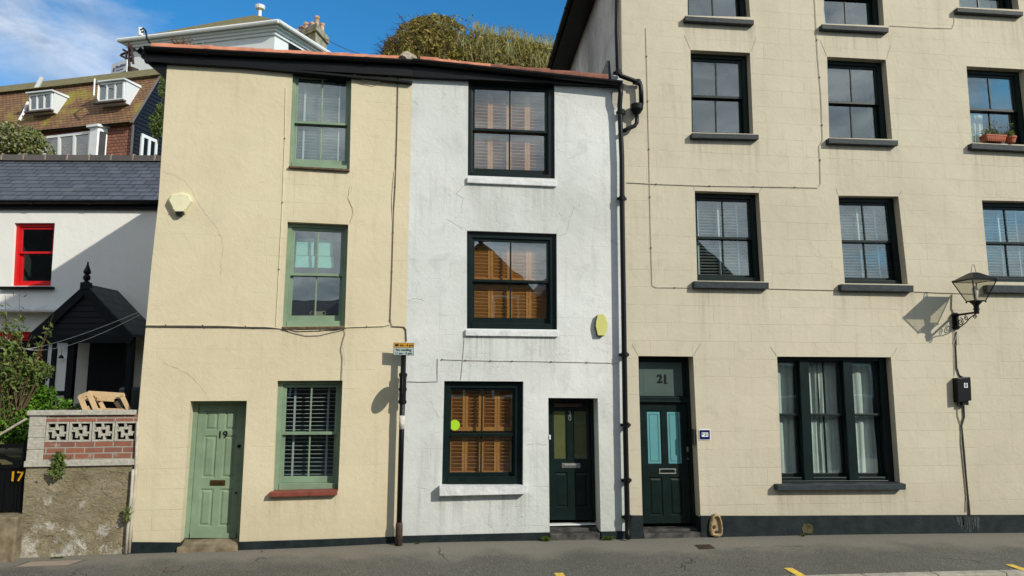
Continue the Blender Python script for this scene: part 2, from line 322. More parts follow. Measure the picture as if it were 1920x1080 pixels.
def asphalt():
    m, t, b, o = base_mat('asphalt'); v = ocoord(t)
    big = noise(t, v, .8, 6, .65); fine = noise(t, v, 75, 4, .75)
    vo = N(t, 'ShaderNodeTexVoronoi', i={'Scale': 34}); t.links.new(v, vo.inputs['Vector'])
    col = mixc(t, rng(t, big, .35, .65), (.145, .134, .103), (.205, .188, .150))
    col = mixc(t, mth(t, 'SUBTRACT', 1, rng(t, fine, .42, .56, .05, .8)), col, (.035, .036, .03))
    col = mixc(t, rng(t, noise(t, v, 9, 5, .7), .5, .62, 0, .35), col, (.07, .068, .055))
    col = mixc(t, rng(t, vo.outputs['Distance'], .24, .10, 0, .75), col, (.34, .32, .27))
    s = N(t, 'ShaderNodeSeparateXYZ'); t.links.new(v, s.inputs[0])
    # paler worn band along the foot of the houses, patched darker strip nearer the kerb
    edge = mth(t, 'ADD', s.outputs[1], rng(t, noise(t, v, 1.5, 4), .3, .7, -.25, .25))
    col = mixc(t, rng(t, edge, D-1.0, D-.55, 0, .55), col, (.235, .215, .17))
    wv = N(t, 'ShaderNodeTexNoise', i={'Scale': 3, 'Detail': 5}); t.links.new(v, wv.inputs['Vector'])
    va = N(t, 'ShaderNodeVectorMath', operation='MULTIPLY_ADD'); t.links.new(wv.outputs['Color'], va.inputs[0])
    va.inputs[1].default_value = (.4, .4, .4); t.links.new(v, va.inputs[2])
    vc = N(t, 'ShaderNodeTexVoronoi', feature='DISTANCE_TO_EDGE', i={'Scale': .55}); t.links.new(va.outputs[0], vc.inputs['Vector'])
    cr = mth(t, 'MULTIPLY', rng(t, vc.outputs['Distance'], .002, .007, 1, 0), rng(t, noise(t, v, .8, 2), .58, .61))
    col = mixc(t, mth(t, 'MULTIPLY', cr, .6), col, (.03, .03, .026))
    t.links.new(col, b.inputs['Base Color']); b.inputs['Roughness'].default_value = .9
    bump(t, b, [(fine, .6, .006), (vo.outputs['Distance'], .4, .004), (mth(t, 'MULTIPLY', cr, -1), 1, .01)])
    return m
M['asphalt'] = asphalt()
def rubble():
    m, t, b, o = base_mat('old_lime_rendered_wall'); v = ocoord(t)
    wv = N(t, 'ShaderNodeTexNoise', i={'Scale': 2.2, 'Detail': 6, 'Roughness': .65}); t.links.new(v, wv.inputs['Vector'])
    va = N(t, 'ShaderNodeVectorMath', operation='MULTIPLY_ADD'); t.links.new(wv.outputs['Color'], va.inputs[0])
    va.inputs[1].default_value = (.5, .5, .5); t.links.new(v, va.inputs[2])
    big = noise(t, v, 1.6, 6, .65, .6); med = noise(t, va.outputs[0], 7, 7, .7, 1.5); fine = noise(t, v, 45, 5, .7)
    s = N(t, 'ShaderNodeSeparateXYZ'); t.links.new(v, s.inputs[0])
    col = mixc(t, rng(t, big, .35, .62), (.27, .225, .13), (.42, .36, .235))
    col = mixc(t, rng(t, med, .56, .66, 0, .7), col, (.42, .32, .17))
    wm = mth(t, 'ADD', noise(t, va.outputs[0], 3.5, 8, .75), rng(t, s.outputs[2], -.2, 1.1, .12, -.13))
    xm = mth(t, 'ADD', wm, rng(t, s.outputs[0], -5.2, -3.6, .06, -.05))
    col = mixc(t, rng(t, xm, .49, .56, 0, .95), col, (.70, .66, .57))
    wr = N(t, 'ShaderNodeMapping'); wr.inputs['Scale'].default_value = (3, 3, 8); wr.inputs['Rotation'].default_value = (0, .6, 0); t.links.new(va.outputs[0], wr.inputs[0])
    rdg = noise(t, wr.outputs[0], 1.6, 6, .65, 1.2)
    col = mixc(t, rng(t, rdg, .36, .30, 0, .8), col, (.09, .075, .05))
    t.links.new(col, b.inputs['Base Color']); b.inputs['Roughness'].default_value = .95
    bump(t, b, [(rdg, 1.0, .10), (med, .6, .04), (fine, .5, .015)])
    return m
M['rubble'] = rubble()

# ------------------------------------------------------------------ mesh helpers
class MB:
    def __init__(s): s.v = []; s.f = []; s.mi = []; s.cur = 0
    def add(s, vs, fs):
        k = len(s.v); s.v += [tuple(p) for p in vs]
        for f in fs: s.f.append([k+i for i in f]); s.mi.append(s.cur)
        return s
    def box(s, x0, x1, y0, y1, z0, z1, mp=None):
        p = [(x, y, z) for z in (z0, z1) for y in (y0, y1) for x in (x0, x1)]
        if mp: p = [mp(*q) for q in p]
        return s.add(p, [(0, 2, 3, 1), (4, 5, 7, 6), (0, 1, 5, 4), (2, 6, 7, 3), (0, 4, 6, 2), (1, 3, 7, 5)])
    def hexa(s, p8):   # p8: bottom 4 (ccw from above), top 4
        return s.add(p8, [(3, 2, 1, 0), (4, 5, 6, 7), (0, 1, 5, 4), (1, 2, 6, 5), (2, 3, 7, 6), (3, 0, 4, 7)])
    def prism(s, poly, y0, y1):      # polygon in (x,z), extruded in y
        n = len(poly); A = [(x, y0, z) for x, z in poly]; B = [(x, y1, z) for x, z in poly]
        tr = tessellate_polygon([[Vector((x, z, 0)) for x, z in poly]])
        s.add(A+B, [tuple(t) for t in tr] + [tuple(n+i for i in t) for t in tr] + [(i, (i+1) % n, n+(i+1) % n, n+i) for i in range(n)])
        return s
    def prismz(s, poly, z0, z1):
        n = len(poly); A = [(x, y, z0) for x, y in poly]; B = [(x, y, z1) for x, y in poly]
        return s.add(A+B, [tuple(range(n))[::-1], tuple(n+i for i in range(n))] + [(i, (i+1) % n, n+(i+1) % n, n+i) for i in range(n)])
    def tube(s, pts, r, n=8, close=False):
        pts = [Vector(p) for p in pts]; rings = []
        for i, p in enumerate(pts):
            a = pts[max(i-1, 0)]; b = pts[min(i+1, len(pts)-1)]
            if close: a = pts[i-1]; b = pts[(i+1) % len(pts)]
            d = (b-a).normalized(); q = d.to_track_quat('Z', 'Y')
            if i and abs(d.dot(pd)) > .2:
                # keep the frame from twisting
                e = pe - d*pe.dot(d); e.normalize()
            else: e = q @ Vector((1, 0, 0))
            g = d.cross(e); pd, pe = d, e
            rr = r[i] if isinstance(r, (list, tuple)) else r
            rings.append([p + e*rr*cos(2*pi*k/n) + g*rr*sin(2*pi*k/n) for k in range(n)])
        V = [q for R_ in rings for q in R_]; F = []
        m = len(rings)
        for i in range(m if close else m-1):
            j = (i+1) % m
            for k in range(n): F.append((i*n+k, i*n+(k+1) % n, j*n+(k+1) % n, j*n+k))
        if not close: F += [tuple(range(n))[::-1], tuple((m-1)*n+k for k in range(n))]
        return s.add(V, F)
    def lathe(s, prof, c=(0, 0, 0), n=20):
        V = [(c[0]+r*cos(2*pi*k/n), c[1]+r*sin(2*pi*k/n), c[2]+z) for r, z in prof for k in range(n)]
        F = [(i*n+k, i*n+(k+1) % n, (i+1)*n+(k+1) % n, (i+1)*n+k) for i in range(len(prof)-1) for k in range(n)]
        F += [tuple(range(n))[::-1], tuple((len(prof)-1)*n+k for k in range(n))]
        return s.add(V, F)
    def build(s, name, mat, parent=None, smooth=False, off=None, bevel=0):
        me = bpy.data.meshes.new(name)
        V = s.v if off is None else [(x-off[0], y-off[1], z-off[2]) for x, y, z in s.v]
        me.from_pydata(V, [], s.f)
        mats = mat if isinstance(mat, (list, tuple)) else [mat]
        for q in mats: me.materials.append(q)
        if len(mats) > 1: me.polygons.foreach_set('material_index', s.mi)
        me.validate()
        if smooth: me.polygons.foreach_set('use_smooth', [True]*len(me.polygons))
        me.update()
        import bmesh
        bm = bmesh.new(); bm.from_mesh(me); bmesh.ops.recalc_face_normals(bm, faces=bm.faces); bm.to_mesh(me); bm.free()
        o = bpy.data.objects.new(name, me); COL.objects.link(o)
        if parent: o.parent = parent
        if bevel:
            b = o.modifiers.new('bevel', 'BEVEL'); b.width = bevel; b.segments = 2; b.limit_method = 'ANGLE'; b.angle_limit = R(40)
        return o
def tag(o, label=None, cat=None, group=None, kind=None):
    if label: o['label'] = label
    if cat: o['category'] = cat
    if group: o['group'] = group
    if kind: o['kind'] = kind
    return o
def text_obj(s, size, name, mat, parent, loc, ext=.004, bold=.0, rot=(pi/2, 0, 0), sx=1, spacing=1):
    cu = bpy.data.curves.new('t', 'FONT'); cu.body = s; cu.size = size; cu.extrude = ext; cu.align_x = 'CENTER'; cu.align_y = 'CENTER'; cu.offset = bold; cu.space_character = spacing
    ob = bpy.data.objects.new('t', cu); COL.objects.link(ob)
    bpy.context.view_layer.update()
    me = bpy.data.meshes.new_from_object(ob.evaluated_get(bpy.context.evaluated_depsgraph_get()))
    bpy.data.objects.remove(ob); me.materials.clear(); me.materials.append(mat); me.name = name
    o = bpy.data.objects.new(name, me); COL.objects.link(o); o.parent = parent; o.location = loc; o.rotation_euler = rot; o.scale = (sx, 1, 1)
    return o

class Fac:
    """a vertical facade plane: local x to the right, y into the building, z up"""
    def __init__(s, O, ang):
        s.O = Vector(O); s.ang = ang
        s.M = Matrix.Translation(s.O) @ Matrix.Rotation(ang, 4, 'Z'); s.I = s.M.inverted()
        s.c = s.I @ CAM; s.R = s.I.to_3x3()
    def uv(s, px, py, dep=0.):        # where the sight line meets the plane `dep` behind the facade
        d = s.R @ ray(px, py); k = (dep-s.c.y)/d.y; p = s.c + d*k
        return (p.x, p.z)
    def p3(s, px, py, dep=0.):
        x, z = s.uv(px, py, dep); return (x, dep, z)
    def empty(s, name, loc=(0, 0, 0)):
        o = bpy.data.objects.new(name, None); COL.objects.link(o); o.empty_display_size = .2
        o.location = s.M @ Vector(loc); o.rotation_euler = (0, 0, s.ang); return o
    def place(s, o, off=(0, 0, 0)):
        o.location = s.M @ Vector(off); o.rotation_euler = (0, 0, s.ang); return o
def at_plane(px, py, y):
    d = ray(px, py); return CAM + d*((y-CAM.y)/d.y)
def at_axis(px, py, dep):
    return CAM + ray(px, py)*(dep)    # dep = distance along the camera axis
def lerp(a, b, t): return a+(b-a)*t

# facades
O_mid = at_plane(760, 700, D); O_mid.z = 0
WH = Fac(O_mid, 0)                               # white house
CR = Fac(O_mid, R(4.6))                          # cream house (left of the corner)
O_rt = at_plane(1176, 700, D); O_rt.z = 0
RT = Fac(O_rt, R(.0))                            # tall corner building
O_ct = at_axis(280, 600, 13.2); O_ct.z = 0
CT = Fac(O_ct, -YAW)                             # cottage, set back in its garden
# ------------------------------------------------------------------ builders for house fronts
def quad_map(c):
    TL, TR, BR, BL = c
    w = ((TR[0]-TL[0])+(BR[0]-BL[0]))/2; h = ((TL[1]-BL[1])+(TR[1]-BR[1]))/2
    def mp(a, y, b):
        u, v = a/w, b/h
        x = lerp(lerp(BL[0], BR[0], u), lerp(TL[0], TR[0], u), v)
        z = lerp(lerp(BL[1], BR[1], u), lerp(TL[1], TR[1], u), v)
        return (x, y, z)
    return w, h, mp
def wallsheet(F, root, name, outer, holes, mat, extra=None):
    """facade with openings; each hole = (corners TL TR BR BL, reveal depth)"""
    b = MB(); outs = [Vector((x, z, 0)) for x, z in outer]
    hs = [[Vector((x, z, 0)) for x, z in h[0]] for h in holes]
    tr = tessellate_polygon([outs]+hs); flat = [p for l in [outs]+hs for p in l]
    b.add([(p.x, 0, p.y) for p in flat], [tuple(t) for t in tr])
    for h, dep in holes:
        n = len(h)
        for i in range(n):
            a, c = h[i], h[(i+1) % n]
            b.add([(a[0], 0, a[1]), (c[0], 0, c[1]), (c[0], dep, c[1]), (a[0], dep, a[1])], [(0, 1, 2, 3)])
    if extra: extra(b)
    return b.build(name, mat, root)
ROOMS = {}
def sash_window(F, root, c, mat, rec=.10, L=.055, Rr=.055, head=.05, bot=.05, mid=.5, dressing=None, sill=None, sillmat=None,
                sillproj=.07, dz=0, stile=.045, bar=.022, botrail=.085, label=None, cols=2):
    w, h, mp = quad_map(c)
    W = MB()
    y0, y1 = rec, rec+.14
    W.box(0, L, y0, y1, 0, h, mp); W.box(w-Rr, w, y0, y1, 0, h, mp)
    W.box(L, w-Rr, y0+.002, y1, h-head, h, mp); W.box(L, w-Rr, y0-.01, y1, 0, bot, mp)
    W.box(L, L+.014, y0+.012, y0+.03, bot, h-head, mp); W.box(w-Rr-.014, w-Rr, y0+.012, y0+.03, bot, h-head, mp)
    win = W.build('window', mat, root, bevel=.004)
    if label: win['label'] = label
    zm = bot+(h-head-bot)*mid
    def sash(za, zb, ya, toprail, brail):
        S = MB(); yb = ya+.04; a0, a1 = L+.004, w-Rr-.004
        S.box(a0, a0+stile, ya, yb, za, zb, mp); S.box(a1-stile, a1, ya, yb, za, zb, mp)
        S.box(a0+stile, a1-stile, ya+.002, yb-.002, zb-toprail, zb, mp); S.box(a0+stile, a1-stile, ya+.002, yb-.002, za, za+brail, mp)
        for k in range(1, cols):
            m = lerp(a0, a1, k/cols); S.box(m-bar/2, m+bar/2, ya+.004, yb-.004, za+brail, zb-toprail, mp)
        S.build('sash', mat, win, bevel=.003)
        P = MB(); P.box(a0+stile-.005, a1-stile+.005, ya+.017, ya+.021, za+brail-.005, zb-toprail+.005, mp); P.build('pane', M['glass'], win)
    sash(zm-.022, h-head, rec+.03, stile, .04)
    sash(bot, zm+.022, rec+.078, .04, botrail)
    if dressing: dressing(win, w, h, mp, L, Rr, head, bot, zm, rec)
    ROOMS.setdefault(root.name, []).append((c, rec+.145))
    if sill: sill_part(F, win, sill, sillmat, sillproj, rec)
    return win
def sill_part(F, win, s, mat, proj, rec, name='sill'):
    """s = photo points of the front face TL TR BR BL"""
    P = [F.uv(*p, dep=-proj) for p in s]
    b = MB(); (x0, z0), (x1, z1), (x2, z2), (x3, z3) = P
    b.prism([(x3, z3), (x2, z2), (x1, z1), (x0, z0)], -proj, rec+.03)
    return b.build(name, mat, win, bevel=.008)
def venetian(mat, pitch=.048, tilt=.5, depth=.04, top=0, stop=0, y=.21, tapes=(.2, .8), tape_mat=None, th=.003, wand=True):
    def f(win, w, h, mp, L, Rr, head, bot, zm, rec):
        b = MB(); z = h-head-.03-top; yy = rec+y
        b.box(L+.02, w-Rr-.02, yy-.03, yy+.03, z-.02, z+.03, mp)
        c, s_ = depth/2*cos(tilt), depth/2*sin(tilt)
        while z > bot+.05+stop:
            p = [(L+.025, yy-c, z-s_), (w-Rr-.025, yy-c, z-s_), (w-Rr-.025, yy+c, z+s_), (L+.025, yy+c, z+s_)]
            q = [(a, y_, zz+th) for a, y_, zz in p]
            b.hexa([mp(*t) for t in p+q]); z -= pitch
        b.build('blind', mat, win)
        if tapes:
            t_ = MB()
            for u in tapes:
                a = lerp(L, w-Rr, u); t_.box(a-.014, a+.014, yy-c-.006, yy-c-.004, bot+.04+stop, h-head-.03-top, mp)
            t_.build('blind_tape', tape_mat or mat, win)
    return f
def shutters(mat, tiers, pan=4, y=.22, pitch=.052, tilt=-.55, closed=False):
    def f(win, w, h, mp, L, Rr, head, bot, zm, rec):
        b = MB(); yy = rec+y; a0, a1 = L+.01, w-Rr-.01; pw = (a1-a0)/pan
        for (u0, u1) in tiers:
            z0, z1 = lerp(bot, h-head, u0)+.004, lerp(bot, h-head, u1)-.004
            for k in range(pan):
                x0, x1 = a0+k*pw+.002, a0+(k+1)*pw-.002; st = .038
                b.box(x0, x0+st, yy-.014, yy+.014, z0, z1, mp); b.box(x1-st, x1, yy-.014, yy+.014, z0, z1, mp)
                b.box(x0+st, x1-st, yy-.012, yy+.012, z1-.06, z1, mp); b.box(x0+st, x1-st, yy-.012, yy+.012, z0, z0+.06, mp)
                z = z0+.06+pitch/2; dpt = .058; c, s_ = dpt/2*cos(tilt), dpt/2*sin(tilt)
                while z < z1-.06:
                    p = [(x0+st, yy-c, z-s_), (x1-st, yy-c, z-s_), (x1-st, yy+c, z+s_), (x0+st, yy+c, z+s_)]
                    q = [(a, y_, zz+.008) for a, y_, zz in p]
                    b.hexa([mp(*t) for t in p+q]); z += pitch
        b.build('shutter', mat, win)
    return f
def drape(mat, spans, y=.24, top=0, btm=0, amp=.022, folds=9, seed=1):
    def f(win, w, h, mp, L, Rr, head, bot, zm, rec):
        rnd = random.Random(seed); b = MB(); yy = rec+y
        for (u0, u1) in spans:
            n = max(10, int((u1-u0)*90)); z0, z1 = bot+btm, h-head-top
            ph = rnd.random()*6; rows = 8; V = []
            for j in range(rows+1):
                zz = lerp(z1, z0, j/rows); g = .6+.5*j/rows
                for i in range(n+1):
                    u = i/n; x = lerp(L+.01, w-Rr-.01, lerp(u0, u1, u))
                    o = amp*g*(sin(ph+u*folds*2*pi)+.5*sin(2.3*ph+u*folds*4.7+j*.25)+.35*sin(u*folds*13+ph))
                    V.append(mp(x+.01*sin(j*.7+u*9), yy+o, zz))
            b.add(V, [(j*(n+1)+i, j*(n+1)+i+1, (j+1)*(n+1)+i+1, (j+1)*(n+1)+i) for j in range(rows) for i in range(n)])
        b.build('curtain', mat, win, smooth=True)
    return f
def both(*fs):
    def f(*a):
        for g in fs: g(*a)
    return f
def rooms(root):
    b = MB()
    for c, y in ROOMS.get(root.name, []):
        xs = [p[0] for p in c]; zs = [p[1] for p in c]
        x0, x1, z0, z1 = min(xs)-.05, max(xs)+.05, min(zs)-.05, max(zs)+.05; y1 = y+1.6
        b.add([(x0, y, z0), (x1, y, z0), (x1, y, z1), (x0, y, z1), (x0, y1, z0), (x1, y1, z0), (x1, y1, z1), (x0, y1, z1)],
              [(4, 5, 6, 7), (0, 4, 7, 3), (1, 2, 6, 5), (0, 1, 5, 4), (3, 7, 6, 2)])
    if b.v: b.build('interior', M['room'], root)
def panel_door(root, c, mat, rec, frame=.05, head=.05, panels=(), glass=(), name='door', fmat=None, lab=None, toph=0, foot=0):
    """door leaf in an opening; panels/glass are (u0,u1,v0,v1[,mat]) in leaf coordinates"""
    w, h, mp = quad_map(c)
    Fm = MB(); y0 = rec-.03
    Fm.box(0, frame, y0, rec+.09, foot, h, mp); Fm.box(w-frame, w, y0, rec+.09, foot, h, mp); Fm.box(frame, w-frame, y0+.002, rec+.09, h-head, h, mp)
    fr = Fm.build('door_frame', fmat or mat, root, bevel=.004)
    a0, a1, z0, z1 = frame+.003, w-frame-.003, .006+foot, h-head-.003-toph
    us = sorted({0, 1} | {p[0] for p in list(panels)+list(glass)} | {p[1] for p in list(panels)+list(glass)})
    vs_ = sorted({0, 1} | {p[2] for p in list(panels)+list(glass)} | {p[3] for p in list(panels)+list(glass)})
    cells = list(panels)+list(glass); Dm = MB(); q = lambda u, v, y: mp(lerp(a0, a1, u), y, lerp(z0, z1, v))
    for i in range(len(us)-1):
        for j in range(len(vs_)-1):
            um, vm = (us[i]+us[i+1])/2, (vs_[j]+vs_[j+1])/2
            if any(p[0] < um < p[1] and p[2] < vm < p[3] for p in cells): continue
            Dm.add([q(us[i], vs_[j], rec), q(us[i+1], vs_[j], rec), q(us[i+1], vs_[j+1], rec), q(us[i], vs_[j+1], rec)], [(0, 1, 2, 3)])
    tw, th = a1-a0, z1-z0
    for p in cells:
        u0, u1, v0, v1 = p[:4]; isg = p in glass
        ds = [0, .012/tw, .022/tw]; dv = [0, .012/th, .022/th]; ys = [rec, rec+.014, rec+.016]
        rings = [[q(u0+du, v0+dw, y), q(u1-du, v0+dw, y), q(u1-du, v1-dw, y), q(u0+du, v1-dw, y)] for du, dw, y in zip(ds, dv, ys)]
        if not isg:
            du, dw = .045/tw, .045/th; rings.append([q(u0+du, v0+dw, rec+.004), q(u1-du, v0+dw, rec+.004), q(u1-du, v1-dw, rec+.004), q(u0+du, v1-dw, rec+.004)])
        V = [x for r_ in rings for x in r_]
        Fs = [(i*4+k, i*4+(k+1) % 4, (i+1)*4+(k+1) % 4, (i+1)*4+k) for i in range(len(rings)-1) for k in range(4)]
        if not isg: Fs.append(tuple((len(rings)-1)*4+k for k in range(4)))
        Dm.add(V, Fs)
    Dm.box(a0, a1, rec+.02, rec+.05, z0, z1, mp)
    dr = Dm.build(name, mat, root)
    if lab: dr['label'] = lab
    for p in glass:
        G = MB(); u0, u1, v0, v1 = p[:4]; du, dw = .02/tw, .02/th
        G.box(lerp(a0, a1, u0+du), lerp(a0, a1, u1-du), rec+.012, rec+.018, lerp(z0, z1, v0+dw), lerp(z0, z1, v1-dw), mp)
        G.build('door_pane', p[4], dr)
    return dr, q, fr
def gutter(b, p0, p1, r=.055, n=8):
    """open half-round gutter between two 3D points (rim level)"""
    p0, p1 = Vector(p0), Vector(p1); d = (p1-p0).normalized(); side = d.cross(Vector((0, 0, 1))).normalized(); V = []; F_ = []
    for p in (p0, p1):
        for k in range(n+1):
            a = pi*k/n; V.append(p + side*r*cos(a) - Vector((0, 0, 1))*r*sin(a)*1.05)
        for k in range(n, -1, -1):
            a = pi*k/n; V.append(p + side*(r-.006)*cos(a) - Vector((0, 0, 1))*(r-.006)*sin(a)*1.05)
    m = 2*(n+1)
    F_ = [(k, (k+1) % m, m+(k+1) % m, m+k) for k in range(m)]
    F_ += [(k, k+1, m-2-k, m-1-k) for k in range(n)] + [(m+k, m+m-1-k, m+m-2-k, m+k+1) for k in range(n)]
    b.add(V, F_)
    L_ = (p1-p0).length
    for i in range(1, int(L_/1.1)+1):      # union brackets
        c = p0+d*(i*1.1-.3)
        V = []
        for q in (c-d*.035, c+d*.035):
            for k in range(n+1):
                a = pi*k/n; V.append(q + side*(r+.008)*cos(a) - Vector((0, 0, 1))*(r+.008)*sin(a)*1.05)
        b.add(V, [(k, k+1, n+2+k, n+1+k) for k in range(n)] + [tuple(range(n+1)), tuple(range(2*n+1, n, -1))])

# ================================================================== GROUND
def ground():
    P = [CR.M @ Vector(CR.p3(*p)) for p in ((-300, 1062), (40, 1045), (248, 1036), (448, 1031.5), (742, 1018.5))]
    P += [WH.M @ Vector(WH.p3(*p)) for p in ((755, 1016), (1029, 1012.6), (1170, 1010), (1331, 1006.6), (1560, 1001.7), (1920, 998), (2300, 996))]
    return P
GP = ground()
def zbase(x):
    if x <= GP[0].x: return GP[0].z
    for a, b in zip(GP, GP[1:]):
        if a.x <= x <= b.x: return lerp(a.z, b.z, (x-a.x)/(b.x-a.x))
    return GP[-1].z
def zs(x):                                     # smoothed
    return sum(zbase(x+k*.25) for k in range(-4, 5))/9
# kerb line from the photograph: front edge of the pavement
k1 = at_plane(1501, 1080, D); 
def on_ground(px, py, dz=0):
    d = ray(px, py); z = 0
    for _ in range(8):
        p = CAM + d*((z+dz-CAM.z)/d.z); z = zpave(p.x, p.y)
    return p
YK = D-2.0
def zpave(x, y): return zs(x) - .02*max(0, (D-y))
kp = on_ground(1501, 1079), on_ground(1920, 1068)
KA = (kp[1].y-kp[0].y)/(kp[1].x-kp[0].x)
def yk(x): return kp[0].y + KA*(x-kp[0].x)
xs = [-60, -40, -28, -20, -15, -12]+[-10+.5*i for i in range(45)]+[13, 16, 20, 28, 40, 60]
def strip(name, ya, yb, za, zb, mat, rows=4, label=None):
    b = MB(); V = []
    for j in range(rows+1):
        for x in xs:
            y = lerp(ya(x), yb(x), j/rows); V.append((x, y, lerp(za(x, y), zb(x, y), j/rows)))
    n = len(xs); b.add(V, [(j*n+i, j*n+i+1, (j+1)*n+i+1, (j+1)*n+i) for j in range(rows) for i in range(n-1)])
    return b.build(name, mat)
tag(strip('pavement', lambda x: yk(x), lambda x: D+3, lambda x, y: zpave(x, y), lambda x, y: zs(x), M['asphalt'], 6), kind='structure')
b = MB()
x = -14.0
while x < 16:
    x2 = x+.912; f = lambda X, dy: (X, yk(X)-dy)
    z0, z1 = zpave(x, yk(x)), zpave(x2, yk(x2))
    A = [(*f(x, .15), z0-.35), (*f(x2, .15), z1-.35), (*f(x2, 0), z1-.35), (*f(x, 0), z0-.35), (*f(x, .15), z0+.004), (*f(x2, .15), z1+.004), (*f(x2, 0), z1+.004), (*f(x, 0), z0+.004)]
    b.hexa(A); x += .922
tag(b.build('kerb', M['concrete'], bevel=.012), kind='structure')
tag(strip('road', lambda x: -3.2, lambda x: yk(x)-.10, lambda x, y: zs(x)-.16, lambda x, y: zpave(x, y)-.12, M['asphalt'], 4), kind='structure')
b = MB(); b.add([(-400, -400, -1.2), (400, -400, -1.2), (400, 500, -1.2), (-400, 500, -1.2)], [(0, 1, 2, 3)])
tag(b.build('ground', M['soil']), kind='structure')
b = MB(); b.box(-40, 40, -30, -2.0, -1.15, .66); tag(b.build('raised_pavement', M['asphalt']), kind='structure')
# yellow kerb ticks
for i, (px, lab) in enumerate(((594, 'yellow painted kerb tick below the green sash window, leftmost of four'), (1047, 'yellow painted kerb tick in front of the white house'),
                (1484, 'yellow painted kerb tick at the start of the pale kerb, below the triple window'), (1902, 'yellow painted kerb tick at the far right edge of the pavement'))):
    p = on_ground(px, {594: 1081, 1047: 1075, 1484: 1070, 1902: 1063}[px]); X = p.x; hw = .055
    ytop = min(p.y+.09, yk(X)+.34); b = MB()
    zz = lambda x_, y_: zpave(x_, y_)+.0085
    for (ya, yb) in ((yk(X)+.0, ytop), (yk(X)-.14, yk(X)+.0)):
        V = [(X-hw, ya, zz(X, ya)), (X+hw, ya, zz(X, ya)), (X+hw, yb, zz(X, yb)), (X-hw, yb, zz(X, yb))]
        b.add(V, [(0, 1, 2, 3)])
    V = [(X-hw, yk(X)-.14, zz(X, yk(X)-.14)), (X+hw, yk(X)-.14, zz(X, yk(X)-.14)), (X+hw, yk(X)-.1525, zz(X, yk(X))-.02), (X-hw, yk(X)-.1525, zz(X, yk(X))-.02), (X+hw, yk(X)-.1525, -.25), (X-hw, yk(X)-.1525, -.25)]
    tag(b.build('kerb_marking', M['yellow']), lab, 'road marking', 'yellow loading marks along the kerb')
# covers in the pavement
def cover(pts, lab, mat, fmat, ribs=0):
    P = [on_ground(*p) for p in pts]; b = MB(); c = sum(P, Vector())/4
    lift = lambda p, dz: (p.x, p.y, zpave(p.x, p.y)+dz)
    inn = [c+(p-c)*.86 for p in P]
    o = bpy.data.objects.new('access_cover', None); COL.objects.link(o); o.location = (c.x, c.y, zpave(c.x, c.y))
    off = tuple(o.location)
    b.add([lift(p, .003) for p in P]+[lift(p, .006) for p in inn], [(i, (i+1) % 4, 4+(i+1) % 4, 4+i) for i in range(4)]); b.build('cover_frame', fmat, o, off=off)
    b = MB(); b.add([lift(p, .0045) for p in inn], [(0, 1, 2, 3)])
    for k in range(ribs):
        t0, t1 = (k+.25)/ribs, (k+.75)/ribs
        b.add([lift(inn[0].lerp(inn[1], t0), .009), lift(inn[0].lerp(inn[1], t1), .009), lift(inn[3].lerp(inn[2], t1), .009), lift(inn[3].lerp(inn[2], t0), .009)], [(0, 1, 2, 3)])
    b.build('cover_plate', mat, o, off=off)
    tag(o, lab, 'access cover', 'covers set in the pavement')
M['coverpale'] = plain('pale_concrete_cover', (.30, .24, .18), .9, .15, 20, 60, .4, .004)
M['covergrey'] = plain('grey_iron_cover', (.13, .105, .08), .8, .2, 25, 60, .4, .004)
cover([(17, 1065), (133, 1061), (167, 1049), (52, 1053)], 'long pale concrete cover in the pavement before the old garden wall', M['coverpale'], M['covergrey'])
cover([(303, 1074), (334, 1073), (346, 1062), (314, 1063)], 'small grey-brown iron cover in the pavement before the sage green door', M['covergrey'], M['rust'], 4)
cover([(1311, 1031), (1343, 1029), (1331, 1021), (1301, 1022)], 'small rusty iron cover in the pavement below the house number plaque', M['rust'], M['rust'], 4)

# ================================================================== CREAM HOUSE (19)
F = CR; root = F.empty('terraced_house', (F.uv(500, 1028)[0], 0, 0)); OFFC = F.I @ root.location
root.location = F.M @ Vector((0, 0, 0))
tag(root, 'narrow cream rendered house with sage green windows and green door 19', 'house', 'houses of the terrace')
u = F.uv
W1 = [u(549, 129.5), u(659.4, 135), u(655.6, 317), u(541.5, 311.5)]
W2 = [u(539, 415.6), u(653, 421), u(646.6, 611.3), u(528.6, 612.3)]
W3 = [u(520.3, 714), u(642.4, 713.4), u(634, 921), u(511.5, 921.5)]
D1 = [u(357, 752), u(463, 751.4), u(448, 1029), u(337, 1029)]
xr = 0.0; SK = 2.1        # the plot is a wedge: the side wall runs in towards the back
outer = [u(314, 111), u(297, 380), u(283, 506), u(266, 695), u(257, 800), u(247.5, 1018), (u(247.5, 1040)[0], -.6), (D1[3][0]-.001, -.6), D1[3], D1[0], D1[1], D1[2], (D1[2][0]+.001, -.6), (xr, -.6), (xr, u(765, 120)[1])]
def body(b):
    x0, x1 = outer[0][0], xr; zt = outer[0][1]; xb = outer[4][0]
    for p, q in zip(outer[:6], outer[1:7]): b.add([(p[0], 0, p[1]), (q[0], 0, q[1]), (q[0]+SK, 7, q[1]), (p[0]+SK, 7, p[1])], [(0, 1, 2, 3)])
    b.add([(x1, 0, -.6), (x1, 7, -.6), (x1, 7, zt), (x1, 0, outer[-1][1])], [(0, 1, 2, 3)])
    b.add([(xb+SK, 7, -.6), (x1, 7, -.6), (x1, 7, zt), (x0+SK, 7, zt)], [(0, 1, 2, 3)])
    dr = .30
    for p, q in ((D1[3], D1[0]), (D1[0], D1[1]), (D1[1], D1[2])): b.add([(p[0], 0, p[1]), (q[0], 0, q[1]), (q[0], dr, q[1]), (p[0], dr, p[1])], [(0, 1, 2, 3)])
